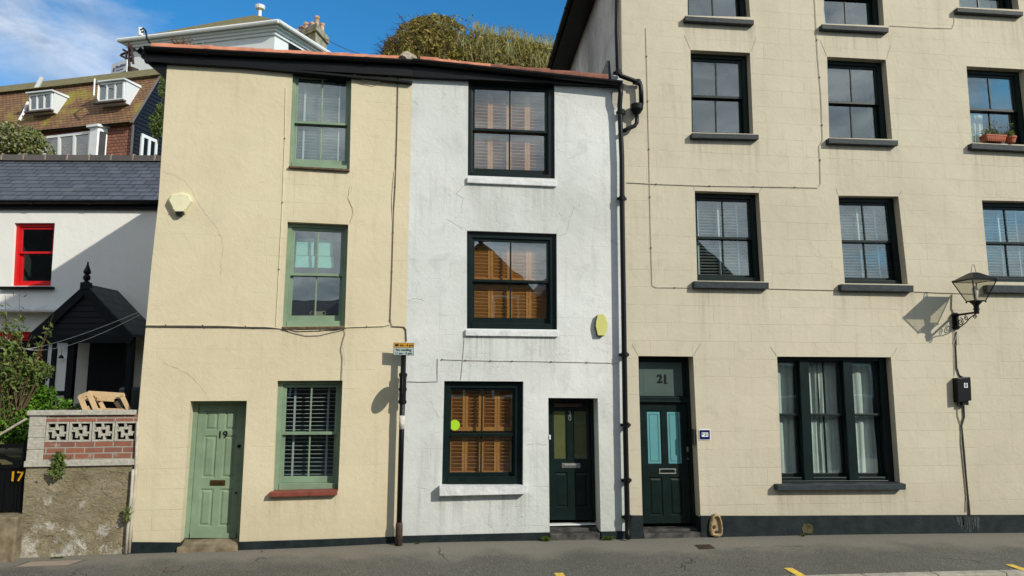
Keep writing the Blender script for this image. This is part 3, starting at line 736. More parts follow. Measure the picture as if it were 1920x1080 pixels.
wallsheet(F, root, 'wall', outer, [(W1, .24), (W2, .24), (W3, .24)], M['cream'], body)
# plinth pieces
def plinth(root, tops, bots, mat, proj=.02, dep=0):
    b = MB(); T = [F.uv(*p, dep=-proj) for p in tops]
    b.prism([(T[0][0], -.6)]+T+[(T[-1][0], -.6)], -proj, .012)
    return b
pb = plinth(root, [(248, 1016.7), (337, 1017.5)], None, None)
pr_ = plinth(root, [(448, 1016.4), (600, 1011.5), (742, 1006.5), (757, 1005.5)], None, None)
pb.v += pr_.v; k = len(pb.v)-len(pr_.v); pb.f += [[i+k for i in f] for f in pr_.f]; pb.mi += pr_.mi
zpl = u(337, 1017.5)[1]; pb.box(D1[3][0]-.012, D1[3][0]+.002+.012, .0, .2, -.6, zpl)
pb.build('plinth', M['plinth'], root)
# windows
SG = M['sage']
sash_window(F, root, W1, SG, rec=.06, L=.03, Rr=.03, head=.05, bot=.07, mid=.47, stile=.045, dressing=venetian(M['blindw'], .047, -.75, .045, tapes=(.18, .82), y=.16),
            sill=[(541, 310.5), (655.5, 316.5), (655.5, 321), (541, 314)], sillmat=M['oldsill'], sillproj=.05)
def roman(win, w, h, mp, L, Rr, head, bot, zm, rec):
    b = MB(); y = rec+.20
    for (a0, a1) in ((L+.06, L+.36*w), (L+.43*w, w-Rr-.20*w)):
        for (z0, z1, dy) in ((h-.30*h+.02, h-head-.12, 0), (h-.36*h, h-.30*h+.01, -.02), (h-.41*h, h-.355*h, -.035)):
            b.box(a0, a1+(.02 if dy else 0), y+dy, y+dy+.02, z0, z1, mp)
    b.build('roman_blind', M['roman'], win)
    c = MB(); c.box(L+.01, L+.30*w, y+.05, y+.07, bot, h*.56, mp); c.build('dark_drape', M['black'], win)
    t = MB(); a = L+.44*w                       # small ornament on the inner sill
    t.box(a-.03, a+.10, rec+.13, rec+.16, bot+.085, bot+.15, mp)
    for s_ in (-.045, .115):
        q = [mp(a+s_+.028*cos(k*pi/6), 0, bot+.125+.028*sin(k*pi/6)) for k in range(12)]
        t.tube([(x, rec+.145, z) for x, _, z in q], .008, 6, close=True)
    t.build('sill_ornament', M['mortar'], win)
sash_window(F, root, W2, SG, rec=.10, L=.05, Rr=.05, head=.05, bot=.08, mid=.50, dressing=roman,
            sill=[(528, 612.5), (647, 611.5), (647, 617), (532, 617.5)], sillmat=M['oldsill'], sillproj=.04)
sash_window(F, root, W3, SG, rec=.11, L=.065, Rr=.04, head=.05, bot=.09, mid=.50, dressing=venetian(M['blindw'], .056, -.12, .05, tapes=(.2, .80), tape_mat=M['blindw'], th=.007),
            sill=[(506, 923), (633, 919.5), (632, 929), (502.7, 932.5)], sillmat=M['redsill'], sillproj=.09)
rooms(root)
# door
Dq = [u(357, 752), u(463, 751.4), u(448, 1016), u(337, 1016)]
pan = [(.16, .44, .80, .95), (.58, .86, .80, .95), (.16, .44, .44, .76), (.58, .86, .44, .76), (.16, .44, .08, .36), (.58, .86, .08, .36)]
dr, q, _ = panel_door(root, Dq, SG, .24, frame=.06, head=.05, panels=pan, lab='sage green six panel front door')
b = MB(); b.box(*[v for v in (0, 1)], 0, 1, 0, 1, mp=lambda a, y, c: q(lerp(.02, .98, a), lerp(0, .035, c), lerp(.20, .239, y))); b.build('weather_bar', SG, dr)
n19 = q(.56, .765, .232); text_obj('19', .135, 'number', M['text'], root, n19, .003, .0015)
b = MB(); b.box(0, 1, 0, 1, 0, 1, mp=lambda a, y, c: q(lerp(.36, .68, a), lerp(.385, .425, c), lerp(.228, .241, y)))
lb = b.build('letter_box', M['brass'], dr, bevel=.003)
b = MB(); b.box(0, 1, 0, 1, 0, 1, mp=lambda a, y, c: q(lerp(.40, .64, a), lerp(.392, .417, c), lerp(.223, .2275, y))); b.build('flap', M['brass'], dr, bevel=.003)
b = MB(); c_ = q(.93, .68, .215); b.lathe([(.0, 0), (.02, 0), (.025, .02), (.012, .03), (0, .03)], (0, 0, 0), 12)
b.v = [(c_[0]+x, c_[1]+z-.005, c_[2]+y) for x, y, z in b.v]; b.build('lock', M['blackiron'], dr)
b = MB(); c_ = q(.93, .33, .215); b.lathe([(.0, 0), (.014, 0), (.014, .02), (0, .025)], (0, 0, 0), 12)
b.v = [(c_[0]+x, c_[1]+z-.005, c_[2]+y) for x, y, z in b.v]; b.build('door_knob', M['blackiron'], dr)
b = MB(); xa, za = u(334, 1022); xb_, zb_ = u(449, 1020); b.hexa([(D1[3][0]-.03, -.06, -.4), (D1[2][0]-.01, -.06, -.4), (D1[2][0]-.01, .32, -.4), (D1[3][0]-.03, .32, -.4), (D1[3][0]-.03, -.06, za-.02), (D1[2][0]-.01, -.06, zb_-.01), (D1[2][0]-.01, .32, u(400, 1014)[1]), (D1[3][0]-.03, .32, u(400, 1014)[1])])
b.build('doorstep', M['stepstone'], root, bevel=.02)
# eaves, gutter, roof
zg = lambda px, py, dep: F.uv(px, py, dep)
G0 = F.p3(271, 89, -.14); G1 = F.p3(770, 113.5, -.14)
b = MB(); xl = G0[0]
b.prism([(u(314, 119.5, -.085)[0]-.30, u(290, 116.5, -.085)[1]), (xr+.02, u(770, 142.5, -.085)[1]), (xr+.02, G1[2]+.0), (u(314, 119.5, -.085)[0]-.30, G0[2]+.0)], -.085, 0)
b.build('fascia', M['black'], root)
b = MB(); zf = u(314, 119, 0)[1]; xw = outer[0][0]
b.hexa([(xw-.30, -.083, zf+.02), (xr, -.083, zf-.0), (xr, 7.1, zf), (xw-.30+SK, 7.1, zf+.02), (xw-.30, -.083, zf+.05), (xr, -.083, zf+.03), (xr, 7.1, zf+.03), (xw-.30+SK, 7.1, zf+.05)])
b.hexa([(xw-.32, -.08, zf+.02), (xw-.28, -.08, zf+.02), (xw-.28+SK, 7.1, zf+.02), (xw-.32+SK, 7.1, zf+.02), (xw-.32, -.08, G0[2]), (xw-.28, -.08, G0[2]), (xw-.28+SK, 7.1, G0[2]), (xw-.32+SK, 7.1, G0[2])])
b.prism([(xw-.30, zf-.02+.04), (xw-.002, zf-.22), (xw-.002, zf+.04), (xw-.30, zf+.05)], -.02, .06)
for k in range(8): dk = SK*(.9*k+.6)/7; b.prism([(xw-.24+dk, zf+.02), (xw-.002+dk, zf-.16), (xw-.002+dk, zf+.03)], .9*k+.6, .9*k+.66)
b.build('soffit', M['black'], root)
b = MB(); gutter(b, G0, (xr+.0, G1[1], G1[2])); gutter(b, (xw-.37, -.14, G0[2]), (xw-.37+SK, 7, G0[2])); b.build('gutter', M['black'], root)
# roof: low slope behind, edge tiles in front
T0 = F.p3(283, 77, -.10); T1 = F.p3(757, 102.5, -.10)
def edge_tiles(F, root, P0, P1, n, mat, hgt=.085, name='edge_tile', y1=.35, wob=.006, rise=.03):
    """row of big clay tiles laid along the eaves, each slightly lapping the next"""
    b = MB(); P0, P1 = Vector(P0), Vector(P1)
    for i in range(n):
        a = P0.lerp(P1, i/n); c = P0.lerp(P1, (i+1.03)/n); dz = random.uniform(-wob, wob)
        pr = []
        for t in range(7):
            an = pi*.5*t/6; pr.append((.0+.05*(1-cos(an)), -hgt+hgt*sin(an)))
        V = []
        for p, e in ((a, -.004), (c, .006)):
            V += [(p.x, p.y+dy, p.z+z+dz+e) for dy, z in pr]+[(p.x, p.y+y1, p.z+dz+e+rise)]+[(p.x, p.y+y1, p.z-.1), (p.x, p.y, p.z-.1)]
        m = len(pr)+3
        b.add(V, [(k, (k+1) % m, m+(k+1) % m, m+k) for k in range(m)]+[tuple(range(m))[::-1], tuple(range(m, 2*m))])
    return b.build(name, mat, root)
zr = G0[2]+.03
b = MB(); b.hexa([(xw-.28, .1, zr-.08), (xr, .1, zr-.12), (xr, 7.1, zr-.1), (xw-.28+SK, 7.1, zr-.1), (xw-.28, .1, zr+.015), (xr, .1, zr-.02), (xr-1.2, 4.2, zr+.45), (xw+2.6, 4.2, zr+.45)])
rf = b.build('roof', M['claybrown'], root)
edge_tiles(F, rf, T0, T1, 13, M['clay'])
b = MB(); b.tube([(T0[0]-.01, -.1, T0[2]-.03), (T0[0]-.05, -.11, T0[2]+.03), (T0[0]-.07, -.12, T0[2]+.13), (T0[0]-.10, -.12, T0[2]+.165), (T0[0]-.135, -.12, T0[2]+.14), (T0[0]-.12, -.12, T0[2]+.105), (T0[0]-.09, -.12, T0[2]+.12)], .013, 8)
b.build('gutter_hook', M['blackiron'], rf)
b = MB(); e = F.p3(768, 103, -.08)
b.tube([(e[0]-.10, -.10, e[2]-.10), (e[0]-.04, -.02, e[2]-.01), (e[0]+.06, .2, e[2]+.06)], [.075, .09, .08], 10); b.build('ridge_cap', M['mortar'], rf)

# ================================================================== WHITE HOUSE (20)
F = WH; root = F.empty('terraced_house'); tag(root, 'white painted house with cracked render, orange shutters and dark door 20', 'house', 'houses of the terrace')
u = F.uv
W1 = [u(878, 148), u(1039.7, 156), u(1040.5, 335), u(877, 329)]
W2 = [u(875.4, 432.3), u(1043.8, 438.2), u(1044.8, 618), u(875.4, 616)]
W3 = [u(833, 714.4), u(981.5, 715.2), u(980.7, 911), u(828.5, 912)]
D1 = [u(1028, 746), u(1121, 746.7), u(1126.7, 1008), u(1030.5, 1008)]
xl, xr = 0.0, u(1176, 700)[0]-.001
outer = [(xl, u(770, 128)[1]), (xl, -.6), (D1[3][0]-.001, -.6), D1[3], D1[0], D1[1], D1[2], (D1[2][0]+.001, -.6), (xr, -.6), (xr, u(1165, 140)[1])]
def body(b):
    zt = outer[0][1]
    b.add([(xl, 7, -.6), (xr, 7, -.6), (xr, 7, zt), (xl, 7, zt)], [(0, 1, 2, 3)])
    for x in (xl+.001, xr): b.add([(x, 0, -.6), (x, 7, -.6), (x, 7, zt), (x, 0, zt)], [(0, 1, 2, 3)])
    dr = .36
    for p, q in ((D1[3], D1[0]), (D1[0], D1[1]), (D1[1], D1[2])): b.add([(p[0], 0, p[1]), (q[0], 0, q[1]), (q[0], dr, q[1]), (p[0], dr, p[1])], [(0, 1, 2, 3)])
wallsheet(F, root, 'wall', outer, [(W1, .24), (W2, .26), (W3, .26)], M['white'], body)
pb = plinth(root, [(756, 1005.2), (900, 1001.5), (1030.4, 998.5)], None, None); pr_ = plinth(root, [(1127, 997), (1176, 996)], None, None)
k = len(pb.v); pb.v += pr_.v; pb.f += [[i+k for i in f] for f in pr_.f]; pb.mi += pr_.mi
pb.box(D1[2][0]-.012, D1[2][0]+.01, .0, .3, -.6, u(1127, 998)[1]); pb.build('plinth', M['plinth'], root)
DG = M['dkgreen']; SH = M['shutter']
WS = M['whitesill']
sash_window(F, root, W1, DG, rec=.05, L=.06, Rr=.09, head=.07, bot=.07, mid=.50, dressing=shutters(SH, ((0, .47), (.5, 1.0)), y=.19, tilt=-.42), sill=[(876, 331), (1044, 338), (1044, 349.5), (876, 342.5)], sillmat=WS, sillproj=.045)
sash_window(F, root, W2, DG, rec=.06, L=.07, Rr=.09, head=.09, bot=.09, mid=.50, dressing=shutters(SH, ((0, .47), (.5, 1.0)), y=.19, tilt=-1.0), sill=[(872.9, 617.5), (1047, 619.5), (1047, 631.5), (872.9, 629.5)], sillmat=WS, sillproj=.045)
w3 = sash_window(F, root, W3, DG, rec=.08, L=.08, Rr=.11, head=.10, bot=.12, mid=.47, botrail=.05, stile=.03, dressing=shutters(SH, ((0, .48), (.5, 1.0)), y=.16, tilt=-.85), sill=[(823.7, 912), (988.5, 912), (987.8, 926.5), (823.7, 930.5)], sillmat=WS, sillproj=.12)
b = MB(); c_ = u(852.5, 797, .128); b.prism([(c_[0]+.075*cos(k*pi/14), c_[1]+.075*sin(k*pi/14)) for k in range(28)], .122, .126); b.build('round_sticker', M['lime'], w3)
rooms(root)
Dq = [u(1028, 746), u(1121, 746.7), u(1126.7, 989), u(1030.5, 989)]
pan = [(.12, .44, .10, .40), (.60, .92, .10, .40)]
gl = [(.10, .44, .50, .93, M['glass']), (.58, .94, .50, .93, M['glass'])]
dr, q, _ = panel_door(root, Dq, DG, .30, frame=.05, head=.06, panels=pan, glass=gl, lab='dark green front door with two blinded panes', foot=.04)
# blind slats seen through the door panes
b = MB()
for (u0, u1) in ((.10, .44), (.58, .94)):
    z = .512
    while z < .93:
        b.box(0, 1, 0, 1, 0, 1, mp=lambda a, y, c: q(lerp(u0+.02, u1-.02, a), lerp(z, z+.0152, c), lerp(.3185, .3198, y))); z += .016
b.build('blind', M['blindy'], dr)
text_obj('2', .10, 'number', M['chrome'], dr, q(.51, .895, .294), .004, .001); text_obj('0', .10, 'number', M['chrome'], dr, q(.51, .855, .294), .004, .001)
b = MB(); b.box(0, 1, 0, 1, 0, 1, mp=lambda a, y, c: q(lerp(.30, .74, a), lerp(.435, .475, c), lerp(.289, .301, y))); b.build('letter_box', M['chrome'], dr, bevel=.003)
b = MB(); b.box(0, 1, 0, 1, 0, 1, mp=lambda a, y, c: q(lerp(.36, .68, a), lerp(.445, .466, c), lerp(.280, .2885, y))); b.build('flap', M['chrome'], dr, bevel=.004)
b = MB(); b.box(0, 1, 0, 1, 0, 1, mp=lambda a, y, c: q(lerp(.14, .80, a), lerp(.955, .985, c), lerp(.27, .299, y))); b.build('door_closer_box', M['rust'], dr, bevel=.004)
b = MB(); b.box(Dq[3][0]+.005, Dq[2][0]-.01, .24, .42, u(1070, 990)[1], u(1070, 985.5, .24)[1]); b.build('door_sill', M['whitepaint'], root, bevel=.004)
b = MB(); b.box(D1[3][0]+.003, D1[2][0]-.016, .14, .5, -.4, u(1070, 991, .14)[1]); b.box(D1[3][0]-.0+.003, D1[2][0]-.016, -.02, .1395, -.4, u(1070, 1000, 0)[1]); b.build('doorstep', M['darkstone'], root, bevel=.012)
# small bell by the door
b = MB(); c_ = u(1029.5, 820); b.box(c_[0]-.0, c_[0]+.022, -.015, .03, c_[1]-.03, c_[1]+.035); b.build('door_bell', M['whitepaint'], root, bevel=.004)
# eaves
G0 = F.p3(779, 113, -.15); G1 = F.p3(1166, 153.5, -.15)
b = MB(); b.prism([(xl+.02, u(771, 143, -.09)[1]), (xr-.01, u(1165, 162, -.09)[1]), (xr-.01, G1[2]-.0), (xl+.02, G0[2]+.02)], -.09, 0); b.build('fascia', M['black'], root)
b = MB(); gutter(b, (.0, -.15, G0[2]+.005), G1, .058); b.build('gutter', M['black'], root)
T0 = F.p3(788, 103, -.11); Tm = F.p3(920, 118, -.11); T1 = F.p3(1140, 137, -.11); zr = G1[2]
b = MB(); b.hexa([(xl, .1, G0[2]-.1), (xr-.02, .1, zr-.12), (xr-.02, 7.1, zr-.1), (xl, 7.1, zr-.1), (xl, .1, G0[2]+.03), (xr-.02, .1, zr+.0), (xr-.02, 5.2, zr+1.15), (xl, 4.2, G0[2]+.95)])
rf = b.build('roof', M['claybrown'], root)
edge_tiles(F, rf, T0, Tm, 4, M['clay'], hgt=.07); o = edge_tiles(F, rf, Tm, T1, 8, M['claybrown'], hgt=.05); o['label'] = 'brown edge tiles towards the tall building'
b = MB(); c_ = F.p3(1139, 130, -.02); b.prism([(c_[0]-.10, c_[2]-.10), (c_[0]+.06, c_[2]-.16), (c_[0]+.04, c_[2]+.14), (c_[0]+.0, c_[2]+.15)], -.02, .03); b.build('lead_flashing', M['sillgrey'], rf)
# bare brick patch under the gutter end
b = MB(); P = [u(*p) for p in ((1144, 172), (1160, 163), (1163, 196), (1152, 206), (1147, 190))]; b.prism(P, -.006, 0); b.build('bare_patch', M['block'], root)

# ================================================================== TALL BUILDING (21)
F = RT; root = F.empty('corner_building'); tag(root, 'tall stone coloured building with dark sash windows and door 21', 'house')
u = F.uv
xl = 0.0; XR = u(2120, 600)[0]; ZT = u(1148, -129)[1]
Q = {}
Q['4a'] = [u(1287.5, -118), u(1396, -112), u(1407, 32), u(1289.5, 29)]
Q['4b'] = [u(1540, -108), u(1648, -100), u(1658, 48), u(1545.5, 44)]
Q['4c'] = [u(1789, -135), u(1894, -128), u(1911, 18), u(1799, 13)]
Q['3a'] = [u(1294.6, 93.4), u(1406.2, 99), u(1412.5, 251), u(1297, 248)]
Q['3b'] = [u(1550.7, 106.1), u(1660.8, 112), u(1673, 261), u(1555, 258)]
Q['3c'] = [u(1812, 123.9), u(1921, 130), u(1938, 272), u(1823, 267)]
Q['2a'] = [u(1302.5, 357.6), u(1423, 361.6), u(1433, 528), u(1307.5, 526)]
Q['2b'] = [u(1571.7, 366.7), u(1684.5, 368.3), u(1702.4, 533), u(1584, 531)]
Q['2c'] = [u(1840.9, 375.4), u(1955, 378), u(1974, 530), u(1855, 528)]
def _cl(q): return [(x, min(z, ZT-.12)) for x, z in q]
for k_ in ('4a', '4b', '4c'): Q[k_] = _cl(Q[k_])
Q['1'] = [u(1457, 668.5), u(1670.6, 669.7), u(1688, 908), u(1466, 909)]
D1 = [u(1196.7, 667.3), u(1299.7, 668.5), u(1315, 998), u(1205.6, 999)]
# further bays beyond the picture's edge
def shift(q, dx): return [(x+dx, z) for x, z in q]
outer = [(xl, ZT), (xl, -.6), (D1[3][0]-.001, -.6), D1[3], D1[0], D1[1], D1[2], (D1[2][0]+.001, -.6), (XR, -.6), (XR, ZT)]
def body(b):
    dr = .42
    b.add([(XR, 0, -.6), (XR, 8, -.6), (XR, 8, ZT), (XR, 0, ZT)], [(0, 1, 2, 3)])
    b.add([(xl, 8, -.6), (XR, 8, -.6), (XR, 8, ZT), (xl, 8, ZT)], [(0, 1, 2, 3)])
    for p, q in ((D1[3], D1[0]), (D1[0], D1[1]), (D1[1], D1[2])): b.add([(p[0], 0, p[1]), (q[0], 0, q[1]), (q[0], dr, q[1]), (p[0], dr, p[1])], [(0, 1, 2, 3)])
wallsheet(F, root, 'wall', outer, [(Q[k], .30) for k in Q], M['stone'], body)
b = MB(); sd = tan(R(2.8)); b.hexa([(xl+.001, .35, -.6), (xl+.02, .35, -.6), (xl+.4, 8, -.6), (xl+8*sd, 8, -.6), (xl+.35*sd, .35, ZT), (xl+.02+.35*sd, .35, ZT), (xl+.4, 8, ZT), (xl+8*sd, 8, ZT)])
b.build('side_wall', M['sidewall'], root)
b = MB(); b.box(xl-.012, xl+.03, .001, .37, u(1150, 140)[1]-.6, ZT); b.build('quoin_strip', M['stone'], root)
# plinth
pl = MB()
def pl_add(T, dep=.02):
    P = [F.uv(*p, dep=-dep) for p in T]; pl.prism([(P[0][0], -.6)]+P+[(P[-1][0], -.6)], -dep, .012)
pl_add([(1183, 966.5), (1205.6, 966.8)]); pl_add([(1314, 967.2), (1440, 967.4), (1560, 966.8), (1700, 966), (1920, 965.5), (2100, 965)])
pl.box(D1[2][0]-.014, D1[2][0]+.012, .001, .40, -.6, u(1314, 967)[1]-.02)
pl.build('plinth', M['plinth'], root)
# white paint run under the cable
b = MB(); a, z_ = F.uv(1819, 968, -.0235); rnd = random.Random(3)
M['whitewash'] = plain('whitish_streak', (.03, .045, .05), .8, .35, 30, 60, .3, .004, c2=(.06, .078, .082))
for k in range(16):
    dx = rnd.uniform(-.22, .20); wd = rnd.uniform(.004, .014); ht = rnd.uniform(.08, .30)*(1-abs(dx)*2.6)+.02
    b.box(a+dx-wd, a+dx+wd, -.0236, -.021, z_-ht, z_-.004)
b.build('paint_run', M['whitewash'], root)
SG_ = M['sillgrey']
def sl(a, b_, hgt=11.5): (x0, y0), (x1, y1) = a, b_; return [(x0, y0), (x1, y1), (x1, y1+hgt), (x0, y0+hgt)]
kw = dict(rec=.12, L=.05, Rr=.075, head=.07, bot=.03, botrail=.05, sillmat=SG_, sillproj=.09)
def windows_row():
    sash_window(F, root, Q['4a'], DG, **kw, sill=sl((1284.7, 29.5), (1414, 37), 9))
    sash_window(F, root, Q['4b'], DG, **kw, sill=sl((1541, 45), (1666.7, 51.5), 9), dressing=drape(M['curtain'], ((.0, .2),), seed=9, top=.3))
    sash_window(F, root, Q['4c'], DG, **kw, sill=sl((1795, 14), (1919, 21.5), 8), dressing=drape(M['curtain'], ((.0, .9),), seed=4))
    sash_window(F, root, Q['3a'], DG, **kw, sill=sl((1297.4, 249), (1423, 252), 9.5))
    sash_window(F, root, Q['3b'], DG, **kw, sill=sl((1553.9, 258.5), (1684.5, 263), 10), dressing=drape(M['oldsill'], ((.93, 1.),), seed=2))
    sash_window(F, root, Q['3c'], DG, **kw, sill=sl((1822, 268), (1950, 274.5), 10.5), dressing=both(drape(M['curtain'], ((.0, .5),), top=.62, seed=5, folds=5), drape(M['curtain'], ((.0, .25),), top=.7, seed=6, folds=3)))
    kw2 = dict(kw); kw2.update(bot=.075, rec=.13)
    vb = venetian(M['blindw'], .047, -.30, .042, tapes=(.10, .47, .80), y=.17)
    sash_window(F, root, Q['2a'], DG, **kw2, sill=sl((1301.7, 527), (1441.9, 529.5), 12.5), dressing=vb)
    sash_window(F, root, Q['2b'], DG, **kw2, sill=sl((1577.6, 532.5), (1713.4, 535), 12.5), dressing=vb)
    sash_window(F, root, Q['2c'], DG, **kw2, sill=sl((1851, 534), (1985, 536), 14.5), dressing=vb)
windows_row()
# the triple window
c = Q['1']; w, h, mp = quad_map(c); rec = .12
W = MB(); L_, R_, hd, bt = .03, .12, .06, .09
W.box(0, L_, rec, rec+.2, 0, h, mp); W.box(w-R_, w, rec, rec+.2, 0, h, mp); W.box(L_, w-R_, rec+.002, rec+.2, h-hd, h, mp); W.box(L_, w-R_, rec-.02, rec+.2, 0, bt*.5, mp); W.box(L_, w-R_, rec+.02, rec+.2, bt*.5, bt, mp)
m1, m2 = .262*w, .645*w; mw = .076
for m in (m1, m2): W.box(m-mw, m+mw, rec-.015, rec+.2, bt*.5-.003, h-hd+.01, mp)
win = W.build('window', DG, root, bevel=.005); win['label'] = 'triple sash window with white curtains'
for (a0, a1, cols) in ((L_, m1-mw, 1), (m1+mw, m2-mw, 2), (m2+mw, w-R_, 1)):
    zm = bt+(h-bt-hd)*.53
    for (za, zb, ya, tr_, brl) in ((zm-.02, h-hd, rec+.05, .03, .035), (bt, zm+.02, rec+.1, .035, .05)):
        S = MB(); yb = ya+.04; st = .026; e0, e1 = a0+.003, a1-.003
        S.box(e0, e0+st, ya, yb, za, zb, mp); S.box(e1-st, e1, ya, yb, za, zb, mp); S.box(e0+st, e1-st, ya+.002, yb-.002, zb-tr_, zb, mp); S.box(e0+st, e1-st, ya+.002, yb-.002, za, za+brl, mp)
        if cols == 2: mm = (e0+e1)/2; S.box(mm-.012, mm+.012, ya+.004, yb-.004, za+brl, zb-tr_, mp)
        S.build('sash', DG, win, bevel=.003)
        P = MB(); P.box(e0+st-.004, e1-st+.004, ya+.017, ya+.021, za+brl-.004, zb-tr_+.004, mp); P.build('pane', M['glass'], win)
drape(M['curtain'], ((0, .235), (.27, .452), (.455, .64), (.67, .99)), y=.185, seed=11, amp=.016, folds=4)(win, w, h, mp, L_, R_, hd, bt, 0, rec)
ROOMS[root.name].append((c, rec+.21))
sill_part(F, win, [(1458, 909), (1699, 907), (1699, 918.5), (1458, 920)], SG_, .11, rec)
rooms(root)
# door 21 with fanlight
Dq = [u(1196.7, 667.3), u(1299.7, 668.5), u(1315, 990), u(1205.6, 991)]
w, h, mp = quad_map(Dq); tf = .272
pan = [(.16, .44, .06, .375), (.58, .86, .06, .375)]; gl = [(.14, .46, .475, .925, M['frost']), (.56, .88, .475, .925, M['frost'])]
zt_ = h*tf
dr, q, frm = panel_door(root, Dq, DG, .22, frame=.055, head=.05, panels=pan, glass=gl, lab='dark green front door with two frosted blue-green panes', toph=zt_-.05, foot=.02)
b = MB(); b.box(.055, w-.055, .18, .30, h-zt_, h-zt_+.07, mp); b.box(.055, w-.055, .165, .20, h-zt_-.01, h-zt_+.012, mp); b.build('transom', DG, frm, bevel=.004)
b = MB(); fx0, fx1, fz0, fz1 = .075, w-.10, h-zt_+.085, h-.085
b.box(fx0, fx1, .235, .245, fz0, fz1, mp); fl = b.build('fanlight', M['frost2'], root)
b = MB()
for (x0, x1, z0, z1) in ((.075, w-.055, fz1, h-.05), (w-.10, w-.055, h-zt_+.07, fz1), (.055, .075, h-zt_+.07, h-.05), (.075, w-.10, h-zt_+.07, fz0)): b.box(x0, x1, .215, .26, z0, z1, mp)
b.build('fanlight_frame', DG, fl)
b = MB(); t_ = .006
X0, X1, Z0, Z1 = fx0+.07, fx1-.07, fz0+.03, fz1-.03
for (x0, x1, z0, z1) in ((X0, X1, Z0, Z0+t_), (X0, X1, Z1-t_, Z1), (X0, X0+t_, Z0, Z1), (X1-t_, X1, Z0, Z1)): b.box(x0, x1, .2335, .2348, z0, z1, mp)
b.build('etched_line', M['frostline'], fl)
nx = mp((fx0+fx1)/2+.03, .225, (fz0+fz1)/2); o21 = text_obj('21', .175, 'number', M['text'], fl, nx, .002, .004)
b = MB()   # serifs of the figures
b.box(nx[0]+.022, nx[0]+.080, .222, .228, nx[2]-.064, nx[2]-.056); b.build('number_serif', M['text'], fl)
b = MB(); t_ = .012
for (u0, u1) in ((.14, .46), (.56, .88)):
    U0, U1, V0, V1 = u0+.065, u1-.065, .475+.03, .925-.03
    for (a0, a1, c0, c1) in ((U0, U1, V0, V0+.004), (U0, U1, V1-.004, V1), (U0, U0+t_, V0, V1), (U1-t_, U1, V0, V1)):
        b.box(0, 1, 0, 1, 0, 1, mp=lambda a, y, c: q(lerp(a0, a1, a), lerp(c0, c1, c), lerp(.2305, .2318, y)))
b.build('etched_line', M['frostline'], dr)
b = MB()
for (a0, a1, c0, c1) in ((.37, .72, .437, .444), (.37, .72, .402, .409), (.37, .40, .409, .437), (.69, .72, .409, .437)):
    b.box(0, 1, 0, 1, 0, 1, mp=lambda a, y, c: q(lerp(a0, a1, a), lerp(c0, c1, c), lerp(.210, .221, y)))
b.build('letter_box', M['chrome'], dr, bevel=.002)
b = MB(); b.box(0, 1, 0, 1, 0, 1, mp=lambda a, y, c: q(lerp(.955, .995, a), lerp(.585, .625, c), lerp(.195, .221, y))); b.build('lock', M['chrome'], dr, bevel=.004)
b = MB(); b.box(0, 1, 0, 1, 0, 1, mp=lambda a, y, c: q(lerp(.965, .99, a), lerp(.52, .532, c), lerp(.20, .221, y))); b.build('keyhole', M['chrome'], dr, bevel=.003)
b = MB(); c_ = u(1297, 822, .0); b.box(D1[2][0]-.075+.0, D1[2][0]-.045, .02, .10, c_[1]-.10, c_[1]+.13); b.build('entry_phone', M['sillgrey'], root, bevel=.006)
b = MB(); b.box(D1[3][0]+.003, D1[2][0]-.018, .10, .5, -.4, u(1260, 992, .1)[1]); b.box(D1[3][0]+.003, D1[2][0]-.018, -.022, .0995, -.4, u(1260, 999, 0)[1]); b.build('doorstep', M['darkstone'], root, bevel=.012)
# roof and eaves
b = MB(); b.hexa([(-.42, -.35, ZT), (XR+.3, -.35, ZT), (XR+.3, 8.3, ZT), (-.42+8*sd, 8.3, ZT), (-.42, -.35, ZT+.10), (XR+.3, -.35, ZT+.10), (XR+.3, 8.3, ZT+.10), (-.42+8*sd, 8.3, ZT+.10)])
b.build('soffit', M['black'], root)
b = MB(); b.hexa([(-.40, -.33, ZT+.101), (XR+.28, -.33, ZT+.101), (XR+.28, 8.28, ZT+.101), (-.4+8*sd, 8.28, ZT+.101), (2.5, 3, ZT+1.9), (XR-2, 3, ZT+1.9), (XR-2, 4, ZT+1.9), (2.5, 4, ZT+1.9)])
b.build('roof', M['slate'], root)
b = MB(); gutter(b, (-.47, -.40, ZT+.09), (-.47+8*sd, 8.2, ZT+.09)); gutter(b, (-.47, -.40, ZT+.09), (XR+.3, -.40, ZT+.09)); b.build('gutter', M['black'], root)
SILLS = [(F.uv(*a)[0], F.uv(*c)[0], F.uv(*a)[1]) for a, c in (((1284, 39), (1414, 46)), ((1541, 55), (1667, 61)), ((1795, 23), (1919, 30)), ((1297, 258), (1423, 262)), ((1554, 269), (1685, 273)), ((1822, 279), (1950, 285)), ((1302, 539), (1442, 542)), ((1578, 545), (1713, 548)), ((1851, 549), (1985, 551)), ((1458, 920), (1699, 919)))]
drips(M['stone'], SILLS)
drips(M['white'], [(WH.uv(*a)[0], WH.uv(*c)[0], WH.uv(*a)[1]) for a, c in (((876, 343), (1044, 350)), ((873, 630), (1047, 632)), ((824, 932), (988, 928)))], (.22, .22, .20), .6)
drips(M['cream'], [(CR.uv(*a)[0], CR.uv(*c)[0], CR.uv(*a)[1]) for a, c in (((541, 314), (655, 321)), ((530, 618), (647, 617)), ((503, 933), (632, 929)))], (.26, .21, .13), .5, .6)
mould(M['white'], .6); mould(M['stone'], .22, (.25, .23, .16)); mould(M['sidewall'], .8)
